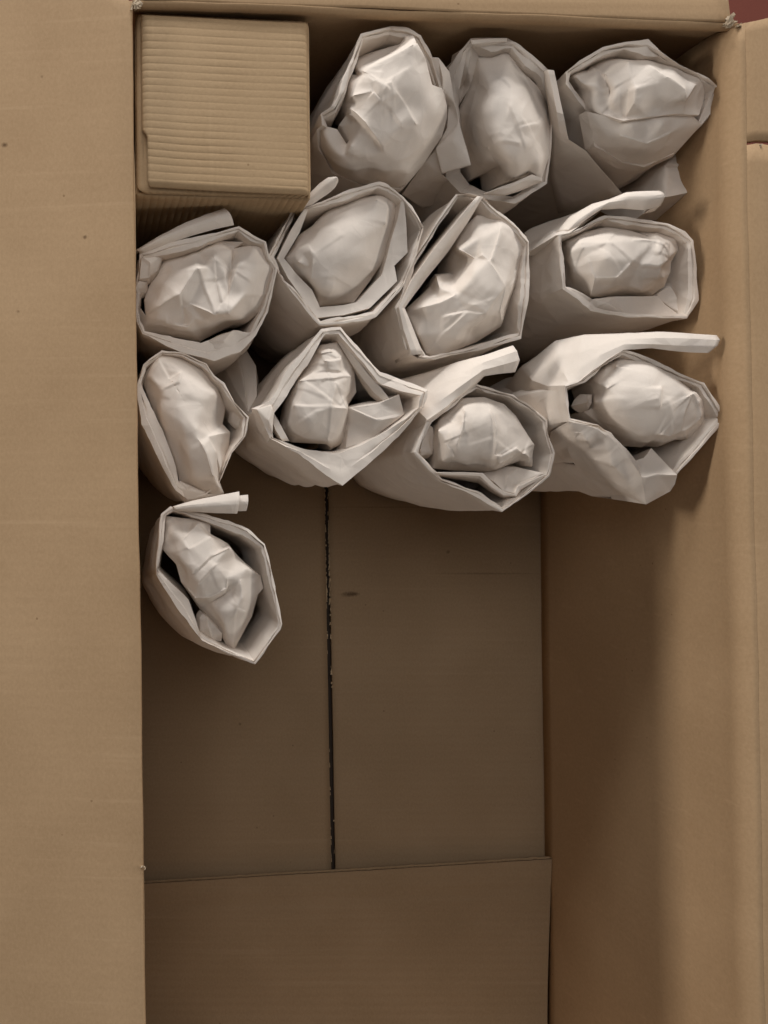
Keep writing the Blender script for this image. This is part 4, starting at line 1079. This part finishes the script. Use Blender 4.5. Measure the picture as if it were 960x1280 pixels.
G_ = [[(-230, 400, 6.5), (-180, 320, 10), (-110, 230, 13.0), (60, 105, 16.0), (200, 78, 17.8), (300, 72, 18.2), (420, 62, 18.9), (560, 60, 19.5), (700, 68, 19.8), (865, 74, 20)],
      [(-170, 480, 9), (-120, 390, 13), (-60, 300, 15.8), (70, 190, 17.7), (190, 150, 18.9), (300, 120, 19.3), (410, 95, 19.6), (560, 92, 19.9), (715, 95, 20.1), (882, 98, 20.2)],
      [(-90, 500, 12), (-30, 420, 15.6), (20, 330, 17.6), (100, 270, 18.9), (180, 240, 19.5), (280, 175, 19.7), (400, 122, 19.8), (550, 120, 19.9), (730, 130, 20.1), (868, 130, 20.2)],
      [(90, 470, 17.8), (100, 400, 19.2), (103, 328, 19.7), (130, 322, 19.8), (182, 310, 19.8), (240, 255, 19.8), (398, 148, 19.8), (540, 140, 19.6), (735, 160, 19.9), (822, 166, 20)],
      [(104, 475, 17.2), (112, 405, 18.6), (112, 335, 19.2), (140, 330, 19.2), (200, 305, 19.0), (260, 245, 19.0), (410, 150, 19), (550, 135, 18.9), (735, 145, 19.3), (815, 150, 19.6)]]
ribbon(B, G_, r_, 'paper_tail', seed=117, amp=0.0012, sv=6, su=8)

# --- L
B = (160, 600, 0)
r_ = parcel(B, (455, 540), 'lone paper parcel standing lowest on the bare carton floor, left of the seam')
tube(B, [(168, 172, 18.5), (213, 135, 18.5), (262, 148, 18.5), (380, 170, 18.5), (500, 205, 18.5), (602, 246, 18.5), (682, 320, 18.5), (716, 440, 18.5), (745, 580, 18.4), (769, 720, 18.3), (762, 748, 18.3), (634, 919, 18.2),
         (500, 868, 18), (373, 806, 17.8), (250, 645, 18), (143, 476, 18.3), (138, 445, 18.4), (154, 300, 18.5)],
     [(186, 178), (222, 153), (280, 163), (390, 208), (510, 248), (575, 268), (670, 340), (692, 440), (724, 580), (754, 716), (744, 742), (627, 902), (505, 850), (362, 772), (300, 600), (162, 462), (150, 446), (174, 305)],
     r_, seed=121, lip_dz=-0.1, lean=(0.0, -0.022), base_r=.036, amp=0.0016)
patch(B, 'crumpled_paper',
      [(188, 180, 18), (330, 195, 18.2), (412, 213, 18.1), (410, 272, 17.9), (500, 318, 18), (552, 380, 18), (662, 478, 17.5), (677, 540, 17.3), (650, 572, 17.5), (620, 682, 17.2), (528, 853, 16.8), (488, 820, 16.8),
       (440, 720, 17), (360, 645, 16.6), (335, 612, 16.6), (265, 512, 17.9), (240, 420, 18), (172, 345, 17.9)],
      [(410, 285, 18.9), (300, 345, 19.4), (345, 222, 18.5), (508, 338, 19.1), (325, 470, 19.4), (440, 420, 19.7), (350, 522, 19.4), (455, 490, 19.4), (497, 490, 19.2), (560, 500, 18.9), (600, 440, 18.6), (570, 590, 18.7),
       (540, 640, 18.7), (450, 650, 18.2), (480, 720, 17.9), (590, 660, 17.9), (225, 260, 18.6), (250, 380, 18.8), (490, 540, 18.7), (405, 585, 18.4), (335, 590, 18.2), (505, 552, 17.7), (412, 606, 17.2), (345, 608, 16.8), (275, 300, 19.0), (530, 560, 18.1), (420, 380, 19.3)],
      [[(345, 222), (275, 300), (300, 345)], [(412, 213), (410, 285), (300, 345)], [(325, 470), (420, 380), (508, 338)], [(497, 490), (490, 540), (405, 585), (335, 590), (265, 512)], [(505, 552), (412, 606), (345, 608)], [(540, 640), (570, 590), (560, 500)], [(540, 640), (590, 660)], [(540, 640), (528, 853)], [(350, 522), (440, 420)]],
      r_, seed=122, sm_k=2.2, pleats=4, amp=0.0006, smooth=7)
patch(B, 'inner_fold', [(358, 690, 17), (372, 668, 17.1), (402, 692, 17.4), (440, 735, 17.4), (472, 768, 17.2), (466, 806, 16.8), (425, 800, 17), (380, 782, 16.8), (358, 755, 17)], [(405, 740, 17.6)], [[(402, 692), (405, 740), (425, 800)]], r_, seed=123, skirt=0.008, smooth=3)
roll(B, [(225, 138, 18.7), (330, 108, 19), (450, 80, 19.2), (556, 58, 19.3)], [(235, 146, 18.6), (330, 152, 18.9), (440, 160, 19.1), (546, 164, 19.2)], r_, seed=124, fat=0.006)
roll(B, [(500, 84, 18.9), (540, 78, 18.9), (570, 75, 18.9), (600, 74, 18.9)], [(490, 156, 18.7), (530, 158, 18.7), (560, 158, 18.7), (592, 156, 18.7)], r_, seed=125, fat=0.005, name='rolled_end')
